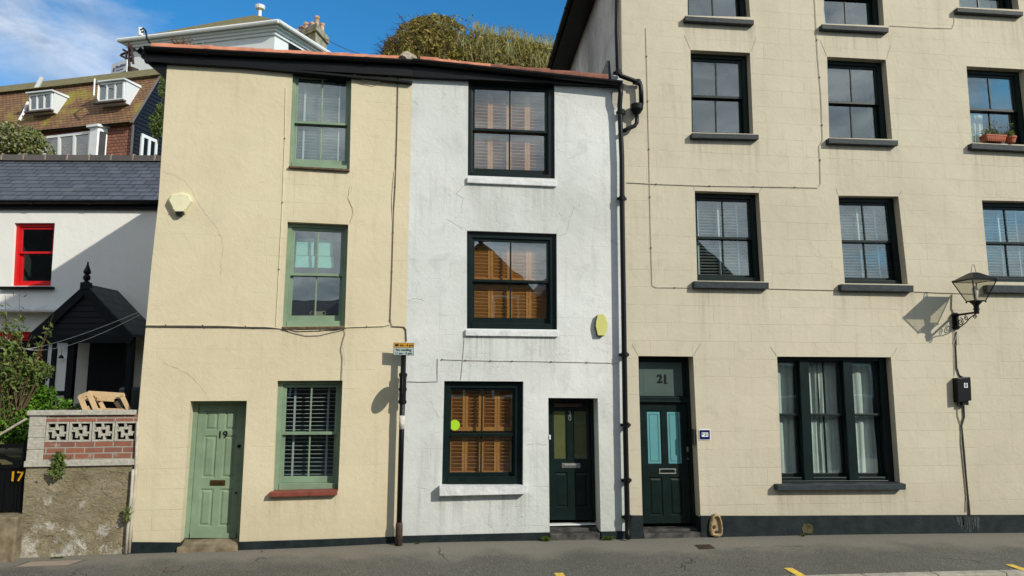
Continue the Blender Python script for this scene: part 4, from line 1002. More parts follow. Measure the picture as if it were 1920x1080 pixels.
# row of thin scored lines fanning over openings
b = MB()
def score(pa, pb): 
    a, c = F.p3(*pa), F.p3(*pb); a = Vector(a)+Vector((0, -.0012, 0)); c = Vector(c)+Vector((0, -.0012, 0)); b.tube([a, c], .0028, 4)
for pa, pb in (((1294, 92), (1283, 66)), ((1408, 97), (1418, 70)), ((1550, 105), (1538, 76)), ((1662, 110), (1670, 84)), ((1302, 356), (1300, 350)), ((1424, 360), (1429, 351)), ((1571, 365), (1567, 353)), ((1686, 366), (1690, 358)),
               ((1196, 666), (1185, 645)), ((1300, 667), (1314, 644)), ((1456, 667), (1444, 650)), ((1672, 668), (1682, 652))): score(pa, pb)
M['score'] = plain('scored_groove', (.26, .23, .17), .95, .1, 5, 20, 0)
b.build('scored_joint', M['score'], root)
# long hairline cracks in the old render
M['crackline'] = plain('hairline_crack', (.30, .26, .19), .95, .2, 5, 20, 0); M['crackgrey'] = plain('grey_hairline_crack', (.30, .31, .30), .95, .2, 5, 20, 0)
def crack(F_, house, px, mat, r=.0028):
    P = [Vector(F_.p3(x, y, -.0005)) for x, y in px]; Q_ = []
    for a, c in zip(P, P[1:]):
        n = max(2, int((c-a).length/.035))
        for i in range(n): Q_.append(a.lerp(c, i/n)+Vector((random.gauss(0, .006), 0, random.gauss(0, .006))))
    b = MB(); b.tube(Q_, [r*random.uniform(.5, 1.2) for _ in Q_], 4); b.build('render_crack', mat, house)
hs_ = [o for o in bpy.data.objects if o.name.startswith('terraced_house') and not o.parent]; hc, hw_ = hs_[0], hs_[1]
for px in ([(305, 322), (330, 330), (350, 342), (375, 385), (388, 405), (405, 425), (415, 445), (418, 470), (412, 520)], [(305, 680), (330, 690), (350, 700), (378, 725), (390, 745)], [(660, 348), (653, 370), (664, 396), (658, 417)], [(648, 616), (642, 645), (647, 690)]): crack(CR, hc, px, M['crackline'], .0022)
for px in ([(880, 345), (866, 352), (855, 363), (868, 372), (864, 390), (867, 405)], [(838, 412), (852, 420), (873, 433)], [(1044, 442), (1062, 438), (1068, 410), (1078, 383)], [(766, 562), (790, 560), (800, 566)], [(990, 832), (1030, 834)]): crack(WH, hw_, px, M['crackgrey'], .0028)
# foot hole with sooty stone
b = MB(); P = [(1506, 999), (1503, 990), (1506, 983), (1514, 981), (1522, 984), (1525, 992), (1524, 1000)]; Pq = [F.uv(*p, dep=-.021) for p in P]; b.prism(Pq, -.027, -.02); b.build('drain_hole', M['mossy'], root)
# ================================================================== PIPES
def pipe_obj(F, name, pts, r, mat, lab, cat, collars=(), extra=None, group=None, n=10):
    base = pts[-1] if pts[-1][2] < pts[0][2] else pts[0]
    e = F.empty(name, base); b = MB(); b.tube(pts, r, n); b.build('pipe', mat, e, smooth=True, off=base)
    for c in collars:
        b = MB(); b.lathe([(r*.9, -.04), (r*1.28, -.035), (r*1.28, .035), (r*.9, .04)], c, 14); b.box(c[0]-r*1.9, c[0]+r*1.9, c[1]+r*.2, c[1]+r*1.6, c[2]-.02, c[2]+.02)
        b.build('pipe_collar', mat, e, off=base)
    if extra: extra(e, base)
    tag(e, lab, cat, group); return e
F = RT
# tall building's pipe: down the corner, kinked round, hopper, into the shared pipe
yp = -.10
K = [F.p3(x, y, yp) for x, y in ((1157, -140), (1156.5, 60), (1159, 136), (1163, 142), (1196, 154), (1201, 160), (1202, 170), (1202.5, 196))]
def hop(e, base):
    b = MB(); c = F.p3(1194, 203, yp); b.lathe([(.03, -.10), (.055, -.085), (.095, -.02), (.10, .055), (.092, .06), (.08, .055)], c, 18); b.build('hopper_head', M['blackiron'], e, smooth=False, off=base)
    b = MB(); b.tube([F.p3(*p, yp) for p in ((1194, 212), (1194, 230), (1190, 236), (1176, 242), (1168, 246))], .032, 10); b.build('outlet_pipe', M['blackiron'], e, smooth=True, off=base)
pipe_obj(F, 'drainpipe', K, .036, M['blackiron'], 'black kinked drainpipe with round hopper high on the tall building', 'drainpipe', [K[2], K[4]], hop, 'black drainpipes between houses 20 and 21')
K = [F.p3(1163.5, 158, -.15), F.p3(1163.5, 176, -.15), F.p3(1162, 196, -.11), F.p3(1162.5, 215, -.10)]+[F.p3(x, y, -.10) for x, y in ((1166, 300), (1166.5, 400), (1169.5, 600), (1172.5, 800), (1176.5, 985))]+[F.p3(1177, 1000, -.11), F.p3(1177.5, 1010, -.16)]
pipe_obj(F, 'drainpipe', K, .038, M['blackiron'], 'long black drainpipe running to the pavement at the join of white house and tall building', 'drainpipe', [F.p3(1165.5, 210, -.1), F.p3(1166.5, 372, -.1), F.p3(1171, 665, -.1), F.p3(1174, 797, -.1), F.p3(1175.5, 901, -.1), F.p3(1176.5, 970, -.1)], None, 'black drainpipes between houses 20 and 21')
F = CR
pts = [F.p3(x, y, -.03) for x, y in ((258.5, 790), (254, 900), (246, 980), (242, 1036))]
pipe_obj(F, 'corner_pipe', pts, .020, M['cablegrey'], 'pale grey plastic pipe nearest the cream corner, beside the old garden wall', 'pipe', [], None, 'thin pipes in the corner by the garden wall')
pts = [F.p3(x, y, -.05) for x, y in ((249.5, 880), (246, 930), (240, 985), (236, 1038))]
pipe_obj(F, 'corner_pipe', pts, .018, M['cablegrey'], 'shorter thin grey pipe against the right edge of the old garden wall', 'pipe', [], None, 'thin pipes in the corner by the garden wall')

# ================================================================== CABLES
def cable(F, px, r, mat, lab, dep=-.012, name='cable', clips=0, grp='cables fixed along the facades', wob=.0):
    P = [Vector(F.p3(x, y, dep)) for x, y in px]; Q = []
    for a, c in zip(P, P[1:]):
        k = max(1, int((c-a).length/.22))
        for i in range(k):
            p = a.lerp(c, i/k)
            if i: p += Vector((random.uniform(-wob, wob), 0, random.uniform(-wob, wob)))
            Q.append(p)
    Q.append(P[-1]); base = tuple(Q[0]); b = MB(); b.tube(Q, r, 5)
    o = b.build(name, mat, None, off=base); F.place(o, base); tag(o, lab, 'cable', grp)
    if clips:
        b = MB(); L = 0
        for p, q in zip(Q, Q[1:]):
            L += (q-p).length
            if L > clips: L = 0; b.box(p.x-.008, p.x+.008, p.y-.008, p.y+.008, p.z-.008, p.z+.008)
        if b.v: b.build('cable_clip', M['cable'], o, off=base)
    return o
cc, cg, ck, cr_ = M['cablecream'], M['cablegrey'], M['cable'], M['score']
cable(CR, [(535.8, 164), (534, 260), (529.6, 380), (525, 470), (517.5, 612)], .006, cc, 'painted-over vertical cable left of the green upper windows', dep=-.006, clips=.9)
cable(CR, [(746.5, 142), (744, 260), (741, 350), (738, 400), (735, 510), (731.5, 600), (735, 612), (757, 613)], .006, ck, 'dark vertical cable near the right edge of the cream wall', dep=-.014, clips=.5)
cable(CR, [(740, 320), (737, 345), (735, 380), (737, 420), (735, 500), (731, 600)], .006, cc, 'thin painted cable looping beside the dark one on the cream wall', dep=-.010)
cable(CR, [(275, 612), (340, 613), (430, 613.5), (520, 615)], .007, ck, 'dark horizontal cable across the left half of the cream wall', dep=-.014, clips=.35, wob=.004)
cable(CR, [(275, 609.5), (380, 610), (500, 612.5), (530, 616), (560, 620), (600, 619), (655, 613), (720, 611), (731, 608)], .007, cc, 'painted cable along the middle of the cream wall', dep=-.018, clips=.3, wob=.004)
cable(CR, [(532, 617), (550, 623), (575, 629), (600, 628), (625, 622), (646, 617), (648, 625), (643, 640), (640, 655), (643, 672), (642, 690), (641, 712)], .006, cg, 'grey cable sagging under the middle green window and down to the lower one', dep=-.02)
cable(CR, [(757, 613), (761, 618), (762, 640)], .008, ck, 'short dark cable dropping to the parking sign', dep=-.014)
cable(CR, [(660, 137), (680, 150), (705, 154), (728, 148), (742, 128)], .005, ck, 'loose cable loop under the eaves right of the top green window', dep=-.06)
cable(CR, [(656, 350), (653, 372), (661, 390), (662, 400), (657, 418)], .004, cc, 'short thin painted cable above the middle green window', dep=-.008)
cable(WH, [(829, 674), (873, 675.5), (920, 676.5), (1000, 677.5), (1100, 679.5), (1160, 681)], .004, cg, 'horizontal cable on the white wall above the lower window', clips=.27, dep=-.01)
cable(WH, [(871, 630), (868, 672), (864, 712)], .004, cg, 'thin cable below the middle sill of the white house', dep=-.007)
cable(WH, [(821, 672), (820.5, 700), (821, 715), (790, 716), (764, 715)], .0045, cg, 'dark cable joining the sign post to the white wall', dep=-.012)
cable(RT, [(1176, 342), (1230, 345), (1330, 348.5), (1440, 350), (1490, 351), (1533, 352), (1539, 345), (1538, 300), (1536, 275), (1543, 262), (1540, 180), (1534, 110), (1530, 40), (1527, -20)], .0055, cg, 'long grey cable running across then up between the tall building\'s windows', dep=-.012, clips=.6)
cable(RT, [(1211, 52), (1214, 160), (1217, 280), (1220, 430), (1223, 535), (1230, 539), (1300, 539.5)], .0045, cg, 'thin grey cable at the left of the tall building ending at a sill', dep=-.010, clips=.7)
cable(RT, [(1442, 541.5), (1500, 543), (1576, 544.5)], .005, cr_, 'thin cable between the two middle window sills of the tall building', dep=-.008)
cable(RT, [(1714, 547), (1760, 549), (1850, 552)], .005, cr_, 'thin cable between the right sill and the street lamp', dep=-.008)
cable(RT, [(1668, 48), (1740, 52), (1786, 53), (1790, 40), (1788, 20), (1795, 12)], .0045, cg, 'thin grey cable under the topmost right window', dep=-.010)
cable(RT, [(1785, 552), (1784, 578), (1789, 590)], .007, ck, 'short dark cable feeding the street lamp bracket', dep=-.012)
cable(RT, [(1793, 622), (1792, 650), (1794, 690), (1799, 704), (1807, 708)], .010, ck, 'dark cable from the lamp bracket to the black meter box', dep=-.014)
cable(RT, [(1788, 622), (1790, 705)], .0045, cg, 'thin straight cable left of the black meter box', dep=-.010)
cable(RT, [(1795, 622), (1789, 642), (1792, 648), (1798, 646), (1797, 632), (1794, 624)], .0045, cg, 'grey cable loop hanging below the lamp bracket', dep=-.02)
cable(RT, [(1807, 760), (1808, 782), (1803, 798), (1808, 850), (1812, 900), (1817, 950), (1821, 999)], .013, ck, 'thick dark cable running from the meter box to the pavement', dep=-.018, clips=.35)
cable(RT, [(1795, 760), (1796, 780), (1802, 798), (1802, 830), (1808, 890), (1812, 930), (1811, 960)], .007, cg, 'thin grey cable beside the thick one below the meter box', dep=-.012)

# ================================================================== ALARM BOXES
F = CR; base = F.p3(338, 404, 0); e = F.empty('alarm_box', base); b = MB()
P = [F.uv(*p, dep=-.09) for p in ((317, 375), (322, 366), (341, 362.5), (354, 366), (359, 377), (345, 396), (328, 396))]
Pb = [F.uv(*p, dep=0) for p in ((315, 378), (321, 366), (341, 361), (355, 365), (361, 378), (348, 402), (328, 402))]
n = len(P); b.add([(x, -.09, z) for x, z in P]+[(x, -.06, z) for x, z in [((a[0]*.4+c[0]*.6), (a[1]*.4+c[1]*.6)) for a, c in zip(P, Pb)]]+[(x, 0, z) for x, z in Pb], [tuple(range(n))]+[(i, (i+1) % n, n+(i+1) % n, n+i) for i in range(n)]+[(n+i, n+(i+1) % n, 2*n+(i+1) % n, 2*n+i) for i in range(n)])
b.build('cover', M['alarm'], e, off=base, bevel=.006)
b = MB()
for q in ((325, 391), (347, 392), (338, 366)): x_, z_ = F.uv(*q, dep=-.09); b.box(x_-.006, x_+.006, -.094, -.089, z_-.006, z_+.006)
for k in range(3): x_, z_ = F.uv(334+k*4.2, 377, dep=-.09); b.box(x_-.004, x_+.004, -.0925, -.089, z_-.04, z_+.035)
b.build('screw', M['alarm'], e, off=base)
b = MB(); P = [F.uv(*p, dep=-.06) for p in ((328, 397.5), (345, 397.5), (341, 403.5), (333, 404))]; b.prism(P, -.078, -.002); b.build('strobe_lens', M['black'], e, off=base)
tag(e, 'cream hexagonal alarm box high on the left of the cream wall', 'alarm box')
F = WH; base = F.p3(1127, 631, 0); e = F.empty('alarm_box', base); b = MB()
P = [F.uv(*p, dep=-.07) for p in ((1121, 590), (1127.5, 588.5), (1134, 590), (1139.5, 603), (1140.3, 613), (1134.5, 629), (1121, 629), (1117, 612), (1117.5, 603))]
b.prism(P, -.07, -.058); b.build('cover', M['alarm2'], e, off=base, bevel=.006)
b = MB(); cx = sum(p[0] for p in P)/len(P); cz = sum(p[1] for p in P)/len(P); b.prism([(cx+(x-cx)*.97-.004, cz+(z-cz)*.98-.004) for x, z in P], -.0575, 0); b.build('back_plate', M['black'], e, off=base)
tag(e, 'yellow-green oval alarm box on the white wall beside the drainpipe', 'alarm box')

# ================================================================== PARKING SIGN ON ITS POST
F = WH; yp = -.14
foot = F.p3(747.5, 1020, yp); base = (foot[0], foot[1], zpave((F.M@Vector(foot)).x, D+yp)); top = F.p3(757, 655, yp)
e = F.empty('sign_post', base)
def on(t): return tuple(lerp(base[i], top[i], t) for i in range(3))
b = MB(); b.tube([on(0), on(1)], .038, 14); b.build('pole', M['blackiron'], e, smooth=True, off=base)
b = MB(); b.tube([(base[0], base[1], base[2]-.02), on(.10), on(.115)], [.052, .050, .042], 14); b.build('pole_sleeve', M['rust'], e, smooth=True, off=base)
for t in (.865, .79, .725):
    b = MB(); c = on(t); b.lathe([(.040, -.03), (.054, -.025), (.054, .025), (.040, .03)], c, 14); b.box(c[0]-.058, c[0]+.058, c[1]-.012, c[1]+.012, c[2]-.012, c[2]+.016); b.build('clamp', M['blackiron'], e, off=base)
b = MB(); b.tube([on(.735), on(.855)], .050, 14); b.build('lamp_sleeve', M['blackiron'], e, off=base)
b = MB(); b.tube([on(.585), on(.655)], .0405, 14); b.build('paper_sticker', M['sticker'], e, smooth=True, off=base)
P = [F.uv(*p, dep=yp-.05) for p in ((738, 643), (776, 643), (776, 666.5), (738, 666.5))]
x0, x1, z0, z1 = P[0][0], P[1][0], P[2][1], P[1][1]; ys = yp-.05; zm = lerp(z1, z0, .37)
b = MB(); b.box(x0, x1, ys, ys+.004, z0, z1); b.box(x0+.03, x1-.03, ys+.0045, ys+.05, z0+.05, z0+.07); pn = b.build('sign_plate', M['black'], e, off=base, bevel=.002)
b = MB(); b.box(x0+.006, x1-.006, ys-.003, ys-.0005, zm+.003, z1-.006); y_ = b.build('yellow_panel', M['signyellow'], pn, off=base)
b = MB(); b.box(x0+.006, x1-.006, ys-.003, ys-.0005, z0+.006, zm-.003); y_ = b.build('white_panel', M['signwhite'], pn, off=base)
cx = (x0+x1)/2
def tx(s, size, x, z, mat=M['text'], par=pn, sx=1.0): return text_obj(s, size, 'lettering', mat, par, (x-base[0], ys-.006-base[1], z-base[2]), .001, .0005, sx=sx)
tx('8 am - 6 pm', .046, cx+.022, (zm+z1)/2); tx('No loading', .048, cx, lerp(z0, zm, .70)); tx('11 am - 5 pm', .044, cx, lerp(z0, zm, .26))
b = MB(); b.prism([(x0+.038+.017*cos(k*pi/8), (zm+z1)/2+.017*sin(k*pi/8)) for k in range(16)], ys-.006, ys-.0035); b.build('waiting_symbol', M['text'], pn, off=base)
# round plate set edge-on to the street
c = on(.80); b = MB(); rr = .15
P = [(c[1]-.03-rr+rr*cos(k*pi/14), c[2]+.06+rr*1.0*sin(k*pi/14)) for k in range(28)]
b.add([(c[0]-.004, y, z) for y, z in P]+[(c[0]+.002, y, z) for y, z in P], [tuple(range(28)), tuple(range(55, 27, -1))]+[(i, (i+1) % 28, 28+(i+1) % 28, 28+i) for i in range(28)])
b.build('round_plate', M['blackiron'], e, off=base)
tag(e, 'black post with a yellow and white loading sign between cream and white houses', 'sign post')

# ================================================================== STREET LAMP
F = RT; base = F.p3(1793, 602, 0); e = F.empty('street_lamp', base); I_ = M['blackiron']; arm = .47
xb, zb = base[0], base[2]
P = [F.uv(*p, dep=-.03) for p in ((1782, 588), (1789, 583), (1800, 587), (1803, 600), (1802, 612), (1797, 623), (1788, 623), (1784, 614), (1785, 600))]
b = MB(); cx = sum(p[0] for p in P)/len(P)
hw, z0, z1 = .055, zb-.14, zb+.13
b.prism([(cx-hw, z0+.03), (cx-hw*.5, z0), (cx+hw*.5, z0), (cx+hw, z0+.03), (cx+hw*.75, z0+.07), (cx+hw*.75, z1-.07), (cx+hw, z1-.03), (cx+hw*.5, z1), (cx-hw*.5, z1), (cx-hw, z1-.03), (cx-hw*.75, z1-.07), (cx-hw*.75, z0+.07)], -.045, 0)
b.lathe([(.03, 0), (.05, .01), (.05, .03), (.03, .045)], (cx, -.05, z1-.06), 12); b.lathe([(.03, 0), (.045, .01), (.045, .03), (.03, .045)], (cx, -.05, z0+.02), 12); b.box(cx-.02, cx+.02, -.075, -.04, z0+.03, z1-.03)
b.build('wall_bracket', I_, e, off=base, bevel=.004)
za = z1-.045; b = MB()
b.hexa([(cx-.012, -arm, za+.0), (cx+.012, -arm, za+.0), (cx+.012, -.05, za-.012), (cx-.012, -.05, za-.012), (cx-.012, -arm, za+.028), (cx+.012, -arm, za+.028), (cx+.012, -.05, za+.02), (cx-.012, -.05, za+.02)])
# scrolls in the vertical plane of the arm
def spiral(y, z, r, a0, turns, dirn=1, n=26): return [(cx, y+r*(1-.8*i/n)*cos(a0+dirn*turns*2*pi*i/n), z+r*(1-.8*i/n)*sin(a0+dirn*turns*2*pi*i/n)) for i in range(n+1)]
b.tube([(cx, -arm+.03, za-.01), (cx, -arm*.70, za-.06), (cx, -arm*.50, za-.13), (cx, -arm*.30, za-.175), (cx, -.10, za-.19), (cx, -.06, za-.17)], .008, 6)
b.tube(spiral(-.13, za-.105, .062, pi*.5, 1.5, 1), .0075, 6); b.tube(spiral(-.255, za-.055, .042, pi*.5, 1.4, -1), .0065, 6); b.tube(spiral(-arm+.045, za-.045, .038, pi*.5, 1.4, 1), .0065, 6)
b.build('scroll_arm', I_, e, off=base)
L = (cx, -arm, za+.02)
b = MB(); b.lathe([(.030, -.03), (.036, -.02), (.036, .03), (.044, .035), (.044, .055), (.034, .06), (.040, .10), (.075, .14), (.085, .15), (.085, .165), (.02, .165)], L, 18); b.build('lantern_cup', I_, e, off=base)
zb0, zt0 = L[2]+.165, L[2]+.165+.315; hb, ht = .088, .205
def sq(h, z): return [(L[0]+sx*h, L[1]+sy*h, z) for sx, sy in ((-1, -1), (1, -1), (1, 1), (-1, 1))]
b = MB(); A, B = sq(hb, zb0), sq(ht, zt0)
for p, q_ in zip(A, B): b.tube([p, q_], .0085, 6)
for ring, r_ in ((A, .010), (B, .012)):
    for i in range(4): b.tube([ring[i], ring[(i+1) % 4]], r_, 6)
for p in B: b.tube([p, (p[0], p[1], p[2]+.035)], [.010, .002], 6)
for p in A: b.lathe([(0, -.03), (.012, -.02), (.012, -.008), (.004, 0)], p, 8)
b.build('lantern_frame', I_, e, off=base)
b = MB(); A, B = sq(hb-.004, zb0+.005), sq(ht-.006, zt0-.006)
for i in range(4): b.add([A[i], A[(i+1) % 4], B[(i+1) % 4], B[i]], [(0, 1, 2, 3)])
b.build('lantern_pane', M['lampglass'], e, off=base)
b = MB(); A, B = sq(ht+.012, zt0+.008), sq(.045, zt0+.125); b.hexa(A+B); b.build('lantern_roof', I_, e, off=base)
b = MB(); h_ = L[2]+.165+.315+.12; b.tube([(L[0]-.045, L[1], h_), (L[0]-.018, L[1], h_+.12), (L[0], L[1], h_+.135), (L[0]+.018, L[1], h_+.12), (L[0]+.045, L[1], h_)], .007, 6); b.build('ladder_hoop', M['cablegrey'], e, off=base)
b = MB(); b.lathe([(.02, 0), (.03, .03), (.045, .10), (.04, .17), (.02, .2)], (L[0], L[1], zb0+.03), 12); b.build('lamp_bulb', M['curtain'], e, off=base)
b = MB(); b.add(sq(ht-.012, zt0-.004), [(0, 1, 2, 3)]); b.build('reflector', M['whitepaint'], e, off=base)
tag(e, 'black four-sided lantern on a scrolled iron wall bracket', 'street lamp')
# meter box with the figure 8
base = F.p3(1806, 757, 0); e = F.empty('junction_box', base); P = [F.uv(*p, dep=-.11) for p in ((1795, 709), (1820, 706.5), (1822, 751), (1797, 755))]
b = MB(); b.prism(P[::-1], -.11, 0); b.build('box_case', M['black'], e, off=base, bevel=.008)
b = MB(); c0 = F.uv(1809, 757, -.07); b.box(c0[0]-.05, c0[0]+.05, -.09, -.03, c0[1]-.02, c0[1]+.05); b.tube([(c0[0]-.03, -.06, c0[1]-.02), (c0[0]-.06, -.05, c0[1]-.05), (c0[0]-.09, -.03, c0[1]-.03), (c0[0]-.09, -.02, c0[1]+.04)], .007, 6); b.build('cable_gland', M['black'], e, off=base)
c0 = F.uv(1811, 722.5, -.112); b = MB(); b.box(c0[0]-.030, c0[0]+.030, -.1135, -.1105, c0[1]-.036, c0[1]+.036); lb = b.build('number_label', M['textw'], e, off=base)
text_obj('8', .075, 'number', M['text'], lb, (c0[0]-base[0], -.1150, c0[1]-base[2]), .001, .0)
tag(e, 'black junction box with a white figure 8 label below the street lamp', 'junction box')
# enamel plaque
c0 = F.uv(1321.5, 815, -.01); base = (c0[0], 0, c0[1]); e = F.empty('number_plaque', base); hw, hh = .078, .068
b = MB(); b.box(base[0]-hw-.012, base[0]+hw+.012, -.008, 0, base[2]-hh-.012, base[2]+hh+.012); b.build('backing', M['textw'], e, off=base)
b = MB(); b.box(base[0]-hw, base[0]+hw, -.016, -.0082, base[2]-hh, base[2]+hh); b.build('enamel_plate', M['blue'], e, off=base, bevel=.003)
b = MB(); b.box(base[0]-.05, base[0]+.05, -.0175, -.0162, base[2]-.03, base[2]+.032); pw = b.build('white_field', M['textw'], e, off=base)
text_obj('* 21', .052, 'number', M['blue'], e, (0, -.0190, 0), .0008, .0015)
tag(e, 'small dark blue enamel number plaque right of the dark door', 'plaque')
# hollowed stone at the foot of the wall
base = F.p3(1344, 1006, -.02); base = (base[0], 0, base[2]); e = F.empty('hollow_stone', base)
Ps = ((1335, 1005), (1332, 996), (1333, 982), (1336, 970), (1341, 964), (1347, 964), (1351, 968), (1354, 978), (1356, 992), (1355, 1003), (1350, 1007), (1342, 1007))
P = [F.uv(*p, dep=-.07) for p in Ps]; cx = sum(p[0] for p in P)/len(P); cz = sum(p[1] for p in P)/len(P); n = len(P); b = MB()
R1 = [(x, -.02, z) for x, z in P]; R2 = [(cx+(x-cx)*.97, -.065, cz+(z-cz)*.97) for x, z in P]; R3 = [(cx+(x-cx)*.80, -.078, cz+(z-cz)*.84) for x, z in P]; R4 = [(cx+(x-cx)*.66, -.035, cz+(z-cz)*.72) for x, z in P]
b.add(R1+R2+R3+R4, [(k*n+i, k*n+(i+1) % n, (k+1)*n+(i+1) % n, (k+1)*n+i) for k in range(3) for i in range(n)]+[tuple(3*n+i for i in range(n))]); b.build('stone_rim', M['sandstone'], e, off=base, smooth=False)
b = MB(); P2 = [(cx-.028+.022*cos(a*pi/5)*(1+.3*sin(a*2)), cz-.02+.028*sin(a*pi/5)) for a in range(10)]; b.prism(P2, -.044, -.034); P2 = [(cx+.01+.03*cos(a*pi/5), cz-.09+.02*sin(a*pi/5)) for a in range(10)]; b.prism(P2, -.043, -.034); b.build('dark_patch', M['hollow'], e, off=base)  # two dark brown patches set inside the hollow
tag(e, 'small hollowed yellow-brown stone at the foot of the wall by the dark door', 'stone')

# ================================================================== LEAVES AND PLANTS
def leaves(pts, size, rnd, up=.3, aspect=.55, b=None, jit=.35):
    b = b or MB()
    for p in pts:
        s = size*rnd.uniform(.6, 1.3); d = Vector((rnd.gauss(0, 1), rnd.gauss(0, 1), rnd.gauss(0, 1)+up)).normalized()
        e1 = d.cross(Vector((rnd.gauss(0, 1), rnd.gauss(0, 1), rnd.gauss(0, 1)))).normalized(); e2 = d.cross(e1)
        p = Vector(p); a = e1*s*.5; c = e2*s*aspect*.5; k = d*s*.12
        b.add([p-a, p-a*.2+c+k, p+a, p-a*.2-c+k], [(0, 1, 2), (0, 2, 3)])
    return b
def ellipsoid_pts(c, r, n, rnd, shell=.5):
    out = []
    while len(out) < n:
        v = Vector((rnd.uniform(-1, 1), rnd.uniform(-1, 1), rnd.uniform(-1, 1))); l = v.length
        if l > 1 or l < shell*rnd.random(): continue
        out.append((c[0]+v.x*r[0], c[1]+v.y*r[1], c[2]+v.z*r[2]))
    return out
def plant(F, base, blobs, size, n, mat, lab, cat, name, grp=None, stems=True, seed=1, up=.5, aspect=.55):
    rnd = random.Random(seed); e = F.empty(name, base); P = []
    for c, r in blobs: P += ellipsoid_pts(c, r, max(4, int(n*r[0]*r[2]/sum(q[1][0]*q[1][2] for q in blobs))), rnd)
    leaves(P, size, rnd, up, aspect).build('foliage', mat, e, off=base)
    if stems:
        b = MB()
        for c, r in blobs:
            for _ in range(3):
                t = (c[0]+rnd.uniform(-.5, .5)*r[0], c[1]+rnd.uniform(-.5, .5)*r[1], c[2]+r[2]*.5)
                b.tube([base, tuple(lerp(base[i], t[i], .5)+rnd.uniform(-.03, .03) for i in range(3)), t], [.012, .008, .003], 5)
        b.build('stem', M['twig'], e, off=base)
    tag(e, lab, cat, grp); return e
# terracotta boxes on the sill
F = RT; yy = -.0
def trough(pxa, pxb, pyt, pyb, lab, seed, round_=False):
    a = F.uv(pxa, pyt, .02); c = F.uv(pxb, pyb, .02); base = ((a[0]+c[0])/2, .02, c[1]); e = F.empty('flower_pot', base); b = MB()
    hw = (c[0]-a[0])/2; h = a[1]-c[1]
    if round_: b.lathe([(hw*.7, 0), (hw*.95, h*.75), (hw*1.05, h*.76), (hw*1.05, h), (hw*.9, h), (hw*.85, h*.8)], base, 16)
    else:
        q = lambda k, y0, y1, z: [(base[0]-hw*k, y0, z), (base[0]+hw*k, y0, z), (base[0]+hw*k, y1, z), (base[0]-hw*k, y1, z)]
        b.hexa(q(.90, -.04, .09, base[2])+q(.98, -.055, .105, base[2]+h*.8)); b.hexa(q(1.03, -.062, .11, base[2]+h*.8)+q(1.03, -.062, .11, base[2]+h))
        for k in range(9): x_ = base[0]-hw*.82+k*hw*.205; b.box(x_-.006, x_+.006, -.054, -.048, base[2]+.012, base[2]+h*.74)
    b.build('pot', M['terracotta'], e, off=base)
    rnd = random.Random(seed); P = ellipsoid_pts((base[0], base[1]+.02, base[2]+h+.05), (hw*1.15, .07, .075), 150, rnd, .2)
    P += [(base[0]+rnd.uniform(-hw, hw), base[1], base[2]+h+rnd.uniform(.08, .26)) for _ in range(14)]
    leaves(P, .045, rnd, .4).build('foliage', M['leafy'], e, off=base); P = [p for p in P if rnd.random() < .12]; leaves(P, .04, rnd).build('blossom', M['leafred'], e, off=base)
    b = MB()
    for _ in range(8): x_ = base[0]+rnd.uniform(-hw, hw)*.7; b.tube([(x_, base[1], base[2]+h), (x_+rnd.uniform(-.04, .04), base[1], base[2]+h+rnd.uniform(.1, .26))], .0025, 4)
    b.build('stem', M['twig'], e, off=base); tag(e, lab, 'flower pot', 'terracotta pots on the upper right window sill')
trough(1843, 1881, 254, 267.5, 'long ribbed terracotta trough on the upper right window sill', 4)
trough(1884, 1904, 257, 269, 'small round terracotta pot right of the ribbed trough', 6, True)
# weeds at the wall foot
def weed(F, px, py, w_, h_, n, lab, seed, mat=M['grass'], dep=-.06, hang=False, size=.05):
    base = F.p3(px, py, dep); g = (F.M @ Vector(base)); rnd = random.Random(seed); b = MB()
    if not hang: base = (base[0], base[1], zpave(g.x, g.y))
    for _ in range(n):
        a = rnd.uniform(0, 6.28); l = rnd.uniform(.3, 1); ww = w_*rnd.random()
        p0 = Vector((base[0]+rnd.uniform(-.4, .4)*w_, base[1]+rnd.uniform(-.02, .02), base[2] + (rnd.uniform(-h_, 0) if hang else 0)))
        tip = p0+Vector((cos(a)*ww*.7, -abs(sin(a))*.06, h_*l*(.3 if hang else 1)*(1-.5*ww/w_))); sd_ = Vector((rnd.uniform(-1, 1), rnd.uniform(-1, 1), 0)).normalized()*size*.16
        md = p0.lerp(tip, .55)+Vector((0, 0, h_*.12)); b.add([p0-sd_*.5, p0+sd_*.5, md+sd_, tip, md-sd_], [(0, 1, 2, 3, 4)])
    if hang: leaves([(base[0]+rnd.gauss(0, .4)*w_, base[1]+rnd.uniform(-.05, .02), base[2]-rnd.uniform(0, 1)*h_) for _ in range(n*3)], size, rnd, .2, .6, b)
    o = b.build('weed', mat, None, off=base); F.place(o, base); tag(o, lab, 'weed', 'weeds growing at the foot of the walls'); return o
weed(WH, 1023, 1013, .10, .10, 60, 'green weed at the left of the white house doorstep', 1)
weed(WH, 1139, 1013, .16, .08, 80, 'wide low weed at the right of the white house doorstep', 2)
weed(WH, 782, 1014, .06, .04, 20, 'tiny weed at the left end of the white house wall', 3)
weed(RT, 1505, 1001, .05, .05, 24, 'small weed below the drain hole in the dark plinth', 4)
weed(CR, 108, 1043, .12, .04, 40, 'low weed at the foot of the old garden wall', 5, dep=-.08)
weed(CR, 111, 852, .11, .30, 60, 'trailing plant growing out of the old garden wall below the brickwork', 6, M['leafy'], dep=-.06, hang=True, size=.055)
weed(CR, 241, 950, .05, .18, 18, 'leafy weed beside the corner pipes', 7, M['leafy'], dep=-.09, hang=True, size=.05)
